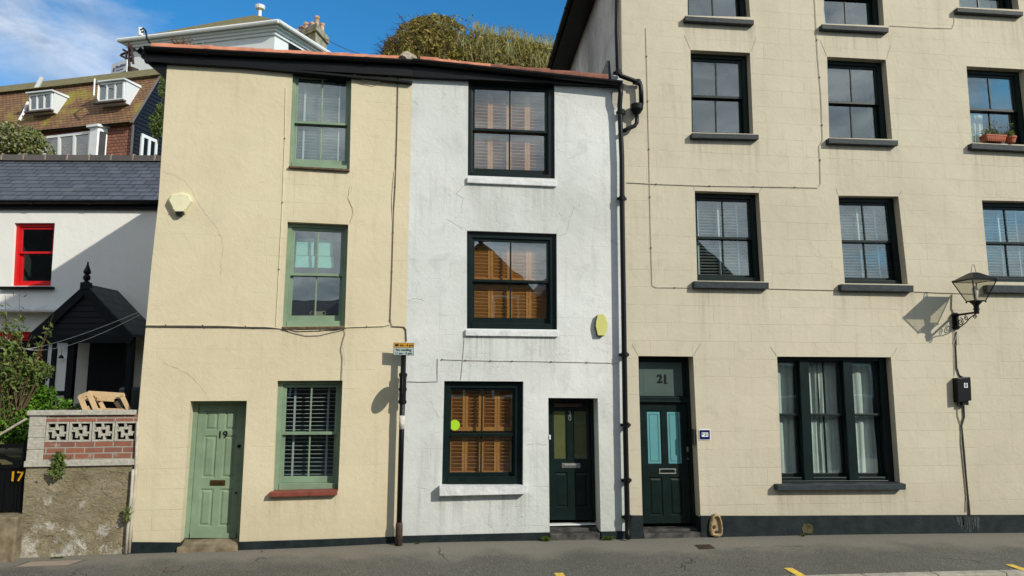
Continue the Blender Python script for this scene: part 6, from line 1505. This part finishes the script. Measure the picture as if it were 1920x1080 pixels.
for i in range(3): 
    p, q_ = P4[i-1], P4[i]
    b.tube([(p[0], p[1], zt+.02), (q_[0], q_[1], zt+.02)], .13, 8)
b.build('gutter', M['whitepaint'], root)
cx_, cy_ = sum(a for a, _ in P4)/4, sum(c for _, c in P4)/4
def axis_d(px, py, d): return FL.I @ at_axis(px, py, d)
b = MB(); q4 = [(lerp(p[0], cx_, .45), lerp(p[1], cy_, .45)) for p in P4]; zh = F.uv(0, 0)[1]
apz = FL.uv(478, 26, q4[1][1])[1]
Tq = [axis_d(*p) for p in ((290, 63, 50), (476, 28, 50), (500, 33, 60), (290, 63, 60))]; b.hexa([(x, y, zt+.05) for x, y in P4]+[tuple(p) for p in Tq]); rf = b.build('roof', M['mossroof'], root)
# chimney stack with six pots
ck_ = Vector(((pR[0]*.72), pR[1]*.72)); 
A = axis_d(583, 60, 52); hwx = .95
pA = axis_d(592, 55, 51); pL = axis_d(552, 55, 52.5); pR2 = axis_d(613, 60, 53)
zt_c = axis_d(592, 46, 51).z; zb_c = zt-2
fourth = (pL.x+pR2.x-pA.x, pL.y+pR2.y-pA.y)
b = MB(); sh = lambda k: [(lerp(cxx, p[0], k), lerp(cyy, p[1], k)) for p in stack]
stack = [(pL.x, pL.y), (pA.x, pA.y), (pR2.x, pR2.y), fourth]; cxx = sum(p[0] for p in stack)/4; cyy = sum(p[1] for p in stack)/4
b.prismz(sh(1.02), zb_c, zt_c-.5); b.prismz(sh(1.16), zt_c-.499, zt_c); ch = b.build('chimney', M['chim'], rf)
for px, dd, hh_ in ((556, 53.4, .72), (565, 53.0, .80), (574, 52.6, .90), (585, 52.6, .92), (594, 51.8, 1.0), (604, 52.6, .85)):
    p = axis_d(px, 45, dd); b = MB(); b.lathe([(.17, -.02), (.15, hh_*.8), (.19, hh_*.82), (.19, hh_), (.13, hh_), (.12, hh_*.7)], (p.x, p.y, zt_c), 12); b.build('chimney_pot', M['pot'], root)
# windows
b = MB()
casement(FL, root, [(366, 75), (382.5, 73), (382, 92), (366, 93)], -.06, 1, fr=.12)
X0, X1 = FR.uv(543, 74)[0], FR.uv(569, 92)[0]; q = [(543, 74), (569, 90), (569, 110), (543, 104)]
P = [FL.I @ (FR.M @ Vector(FR.p3(*p, dep=-.05))) for p in q]
b = MB(); b.add([tuple(p) for p in P], [(0, 1, 2, 3)]); 
for i in range(4): b.tube([P[i], P[(i+1) % 4]], .07, 4)
m0, m1_ = P[0].lerp(P[1], .5), P[3].lerp(P[2], .5); b.tube([m0, m1_], .05, 4); b.build('end_window', M['blackiron'], root)
b = MB(); b.tube([FL.p3(263.5, 67, .3), FL.p3(263.5, 53, .3)], .16, 8); b.build('vent_pipe', WP, root)
b = MB(); b.lathe([(.12, 0), (.12, .5), (.3, .55), (.35, .8), (.1, .9)], axis_d(487, 31, 50.5), 10); b.build('roof_cowl', WP, root)
# site board and scaffold tubes
FS = Fac(at_axis(224, 125, 43)*1.0, -R(40)); FS.O.z = 0; FS = Fac(FS.O, -R(40)); base = FS.p3(222, 150); e = FS.empty('site_board', base)
q = [FS.uv(*p) for p in ((209.5, 121), (238, 111), (237, 139), (207, 147))]; w_, h_, mp = quad_map(q)
b = MB(); b.box(0, w_, 0, .05, 0, h_, mp); b.build('board', M['textw'], e, off=base); b = MB(); b.box(.02, w_-.02, -.012, -.002, 0.02, h_*.24, mp); b.build('blue_band', M['blue'], e, off=base)
# small lettering, unreadable at this distance
b = MB(); rnd = random.Random(2)
for (z0, z1, x0, x1, k) in ((.58, .78, .30, .95, 9), (.38, .50, .34, .80, 6)):
    for i in range(k):
        a = lerp(x0, x1, i/k); b.box(a*w_, (a+(x1-x0)/k*.7)*w_, -.012, -.002, z0*h_, lerp(z0, z1, rnd.uniform(.6, 1))*h_, mp)
b.prism([(mp(w_*.18+.11*cos(t*pi/3), 0, h_*.55+.16*sin(t*pi/3))[0], mp(w_*.18, 0, h_*.55+.16*sin(t*pi/3))[2]) for t in range(6)], -.012, -.002); b.build('lettering', M['blue'], e, off=base)
tag(e, 'white and blue site board beside the scaffolding on the hilltop', 'sign board')
base = FS.p3(243, 150, .2); e = FS.empty('scaffold', base); T = lambda px, py, d: FS.p3(px, py, d)
for (a, c) in (((242, 80), (243, 150)), ((237, 95), (236, 150)), ((231, 93), (250, 106)), ((228, 102), (252, 94)), ((226, 104), (250, 116)), ((233, 116), (250, 108)), ((246, 84), (250, 120))):
    b = MB(); b.tube([T(*a, .1), T(*c, .3)], .07, 6); b.build('tube', M['rust'], e, off=base)
b = MB(); P = [FS.uv(*p, dep=.1) for p in ((227, 123), (248, 125), (247, 140), (236, 143), (228, 130))]; b.prism(P, .1, .5); b.build('timber_board', M['rust'], e, off=base)
tag(e, 'dark scaffold tubes at the left corner of the hilltop house', 'scaffold')
A = at_axis(608, 72, 50); B_ = at_axis(800, 118, 40); pts = [A.lerp(B_, i/10)-Vector((0, 0, .5*(1-(2*i/10-1)**2))) for i in range(11)]
b = MB(); b.tube(pts, .022, 4); o = b.build('overhead_wire', M['cable'], None, off=tuple(A)); o.location = A; tag(o, 'single dark wire sagging from the chimney stack to the ivy mound', 'wire')

# ================================================================== IVY MOUND AND REEDS ABOVE THE ROOFS
rnd = random.Random(21); dm_ = 24.0
W_ = lambda px, py, d: at_axis(px, py, d)
prof = [(708, 120), (716, 92), (728, 74), (742, 66), (752, 48), (768, 42), (785, 34), (800, 33), (812, 28), (832, 31), (848, 36), (860, 47), (880, 55), (900, 59), (925, 66), (950, 69), (975, 74), (1000, 80), (1045, 90), (1075, 98), (1100, 104)]
def top_at(px):
    for (a, b_), (c, d) in zip(prof, prof[1:]):
        if a <= px <= c: return lerp(b_, d, (px-a)/(c-a))
    return 120
base = W_(820, 150, dm_); e = bpy.data.objects.new('ivy_mound', None); COL.objects.link(e); e.location = base; off = tuple(base)
b = MB(); V = []; m = 36
for j in range(7):
    for i in range(m+1):
        px = lerp(722, 1095, i/m); ty = top_at(px)+13; t_ = j/6; V.append(tuple(W_(px, lerp(190, ty, sin(t_*pi/2)), dm_+.5+(1-cos(t_*pi/2))*2.2+.15*sin(i*1.7+j))))
b.add(V, [(j*(m+1)+i, j*(m+1)+i+1, (j+1)*(m+1)+i+1, (j+1)*(m+1)+i) for j in range(6) for i in range(m)]); b.build('stem_mass', M['soil'], e, off=off)
P = []; PB = []
clump = [(rnd.uniform(715, 1090), rnd.random(), rnd.uniform(.5, 1.0)) for _ in range(230)]
for cx_, ct, cs in clump:
    nC = int(95*cs*(1 if cx_ < 880 else .6))
    for _ in range(nC):
        px = cx_+rnd.gauss(0, 7); ty = top_at(px)+2; t_ = min(1, max(0, ct+rnd.gauss(0, .07))); py = lerp(172, ty, sin(t_*pi/2)**.9)-rnd.uniform(0, 2.5)
        if px < 735 and rnd.random() < (735-px)/32: continue
        (P if rnd.random() < .72 else PB).append(W_(px, py, dm_+(1-cos(t_*pi/2))*2.2-cs*.5+rnd.gauss(0, .18)))
leaves(P, .13, rnd, .3, .6).build('foliage', M['ivy'], e, off=off); leaves(PB, .21, rnd, .3, .5).build('broad_foliage', M['ivy'], e, off=off)
P = [W_(rnd.gauss(815, 30), rnd.uniform(28, 46), dm_+1.9+rnd.uniform(-.4, .2)) for _ in range(330)]; leaves(P, .09, rnd).build('seed_heads', M['flower'], e, off=off)
b = MB()
for _ in range(620):
    px = rnd.choice((rnd.uniform(705, 765), rnd.uniform(725, 900))); p = W_(px, lerp(160, top_at(px), rnd.uniform(.2, 1.0)), dm_+rnd.uniform(-.5, 1)); d = Vector((rnd.uniform(-.5, .1) if px < 750 else rnd.uniform(-.4, .4), rnd.uniform(-.3, .1), rnd.uniform(-.15, .4)))*.95
    b.tube([p, p+d*.5+Vector((0, 0, .05)), p+d+Vector((0, 0, -.05))], [.009, .006, .002], 3)
o = b.build('bare_twigs', M['twig'], e, off=off); o['kind'] = 'stuff'; tag(e, 'long uneven mound of olive-brown ivy and scrub rising behind the terrace roofs', 'ivy')
base = W_(970, 150, dm_+.5); b = MB(); off = tuple(base)
for _ in range(2600):
    px = rnd.uniform(860, 1090)
    if rnd.random() < (905-px)/60: continue
    ty = top_at(px); dd = rnd.uniform(-.6, 2.2); p0 = W_(px+rnd.uniform(-8, 8), lerp(172, ty+30, rnd.random()), dm_+dd); h_ = rnd.uniform(.25, .85)*rnd.choice((.6, 1, 1))
    lean = rnd.gauss(0, .30); tip = p0+Vector((lean*h_*1.5, rnd.uniform(-.2, .1), h_*(1-abs(lean)*.5))); sd_ = Vector((rnd.uniform(-1, 1), rnd.uniform(-1, 1), 0)).normalized()*rnd.uniform(.010, .020); md = p0.lerp(tip, .6)+Vector((-lean*.12, 0, .03))
    b.add([p0-sd_*.6, p0+sd_*.6, md+sd_, tip, md-sd_], [(0, 1, 2, 3, 4)])
    if rnd.random() < .18:      # feathery seed head
        leaves([tip+Vector((rnd.gauss(0, .03), 0, rnd.uniform(-.12, .06))) for _ in range(7)], .07, rnd, .8, .35, b)
for _ in range(420):
    px = rnd.uniform(885, 1090); p0 = W_(px, top_at(px)+4, dm_+rnd.uniform(.8, 2.4)); h_ = rnd.uniform(.18, .52); lean = rnd.gauss(0, .25); tip = p0+Vector((lean*h_, 0, h_)); sd_ = Vector((1, 0, 0))*rnd.uniform(.006, .014); md = p0.lerp(tip, .6)
    b.add([p0-sd_*.6, p0+sd_*.6, md+sd_, tip, md-sd_], [(0, 1, 2, 3, 4)])
    if rnd.random() < .3: leaves([tip+Vector((rnd.gauss(0, .03), 0, rnd.uniform(-.14, .05))) for _ in range(8)], .07, rnd, .8, .35, b)
o = b.build('reeds', M['reed'], None, off=off); o.location = base; tag(o, 'tall pale reeds and grass along the skyline', 'reeds', kind='stuff')
# shrubs up the hill
plant(Fac((0, 0, 0), 0), tuple(at_axis(30, 300, 21)), [(at_axis(20, 262, 21), (1.0, .6, .5)), (at_axis(50, 280, 21), (.8, .5, .4)), (at_axis(-20, 260, 21), (.9, .6, .6)), (at_axis(62, 262, 21), (.35, .3, .25))], .13, 3000, M['flower'], 'white-flowering climber below the mansard roof', 'shrub', 'flowering_shrub', seed=15)
plant(Fac((0, 0, 0), 0), tuple(at_axis(296, 270, 24)), [(at_axis(296, 232, 24), (.28, .3, .5)), (at_axis(300, 205, 24), (.14, .2, .25)), (at_axis(303, 165, 24), (.08, .2, .4))], .12, 600, M['leafy'], 'small shrub on the dark boarded end of the mansard house', 'shrub', 'wall_shrub', seed=16)
rnd2 = random.Random(4); P0 = CR.M @ Vector(CR.p3(338, 84, .15)); b = MB()
for _ in range(40):
    d = Vector((rnd2.uniform(-.16, .16), rnd2.uniform(-.05, .05), rnd2.uniform(.03, .13))); p = P0+Vector((rnd2.uniform(-.06, .06), 0, -.02)); b.tube([p, p+d*.6, p+d], [.004, .003, .002], 3)
leaves([P0+Vector((rnd2.uniform(-.16, .16), rnd2.uniform(-.04, .04), rnd2.uniform(.0, .12))) for _ in range(60)], .03, rnd2, b=b)
o = b.build('dry_weed', M['leafred'], None, off=tuple(P0)); o.location = P0; tag(o, 'dry reddish weed growing from the cream house roof edge', 'weed')
# hill surface, always below the sight lines to the houses on it
b = MB(); b.v = [(x, y, min(z, ZC+ (y)*.30-.6)) for x, y, z in hillV]; b.f = hillF; b.mi = [0]*len(hillF)
tag(b.build('hill', M['soil']), kind='structure')

# ================================================================== HOUSES ACROSS THE STREET (seen only in the window panes)
def opposite(x0, x1, zt, zr, lab, gable=True, yf=-4.5, dp=7.5):
    e = bpy.data.objects.new('opposite_house', None); COL.objects.link(e); e.location = ((x0+x1)/2, yf, .66); off = tuple(e.location); xm = (x0+x1)/2
    b = MB(); b.box(x0, x1, yf-dp, yf, .0, zt)
    if gable: b.prism([(x0, zt), (x1, zt), (xm, zr)], yf-dp, yf)
    b.build('wall', M['tree_opp'], e, off=off)
    b = MB()
    if gable:
        for s_ in (-1, 1):
            xo = xm+s_*((x1-x0)/2+.3); zo = zt-.3*(zr-zt)/((x1-x0)/2); b.hexa([(xm, yf-dp, zr), (xo, yf-dp, zo), (xo, yf+.3, zo), (xm, yf+.3, zr), (xm, yf-dp, zr+.12), (xo, yf-dp, zo+.12), (xo, yf+.3, zo+.12), (xm, yf+.3, zr+.12)])
    else: b.hexa([(x0, yf+.3, zt), (x1, yf+.3, zt), (x1, yf-dp-.3, zt), (x0, yf-dp-.3, zt), (x0, yf-dp/2+.1, zr), (x1, yf-dp/2+.1, zr), (x1, yf-dp/2-.1, zr), (x0, yf-dp/2-.1, zr)])
    b.build('roof', M['slate'], e, off=off)
    if gable: b = MB(); b.lathe([(.10, 0), (.06, .2), (.12, .35), (.05, .5), (0, .95)], (xm, yf+.25, zr+.1), 8); b.build('finial', M['blackiron'], e, off=off)
    for k in range(2):
        x = lerp(x0, x1, (k+.5)/2)
        for z in (1.5, 3.9):
            if z+1.2 < zt: b = MB(); b.box(x-.5, x+.5, yf+.001, yf+.03, z, z+1.3); o = b.build('window', WP, e, off=off); b = MB(); b.box(x-.42, x+.42, yf+.032, yf+.04, z+.08, z+1.22); b.build('pane', M['blackiron'], o, off=off)
    tag(e, lab, 'house', 'houses across the street')
opposite(-36, -9.5, 9.0, 12.5, 'brick gabled house across the street, furthest left')
opposite(-9.2, -.2, 4.0, 5.2, 'low slate roofed house across the street left of the finialled gable', False)
opposite(.1, 3.95, 5.2, 6.95, 'brick gabled house with a finial straight across from the white house')
opposite(4.1, 7.3, 5.0, 6.6, 'narrow gabled house across from the dark door 21')
opposite(7.4, 12.0, 5.6, 7.8, 'tall gabled brick house across from the triple window')
opposite(12.4, 18, 4.2, 5.6, 'brick gabled house across the street, furthest right')
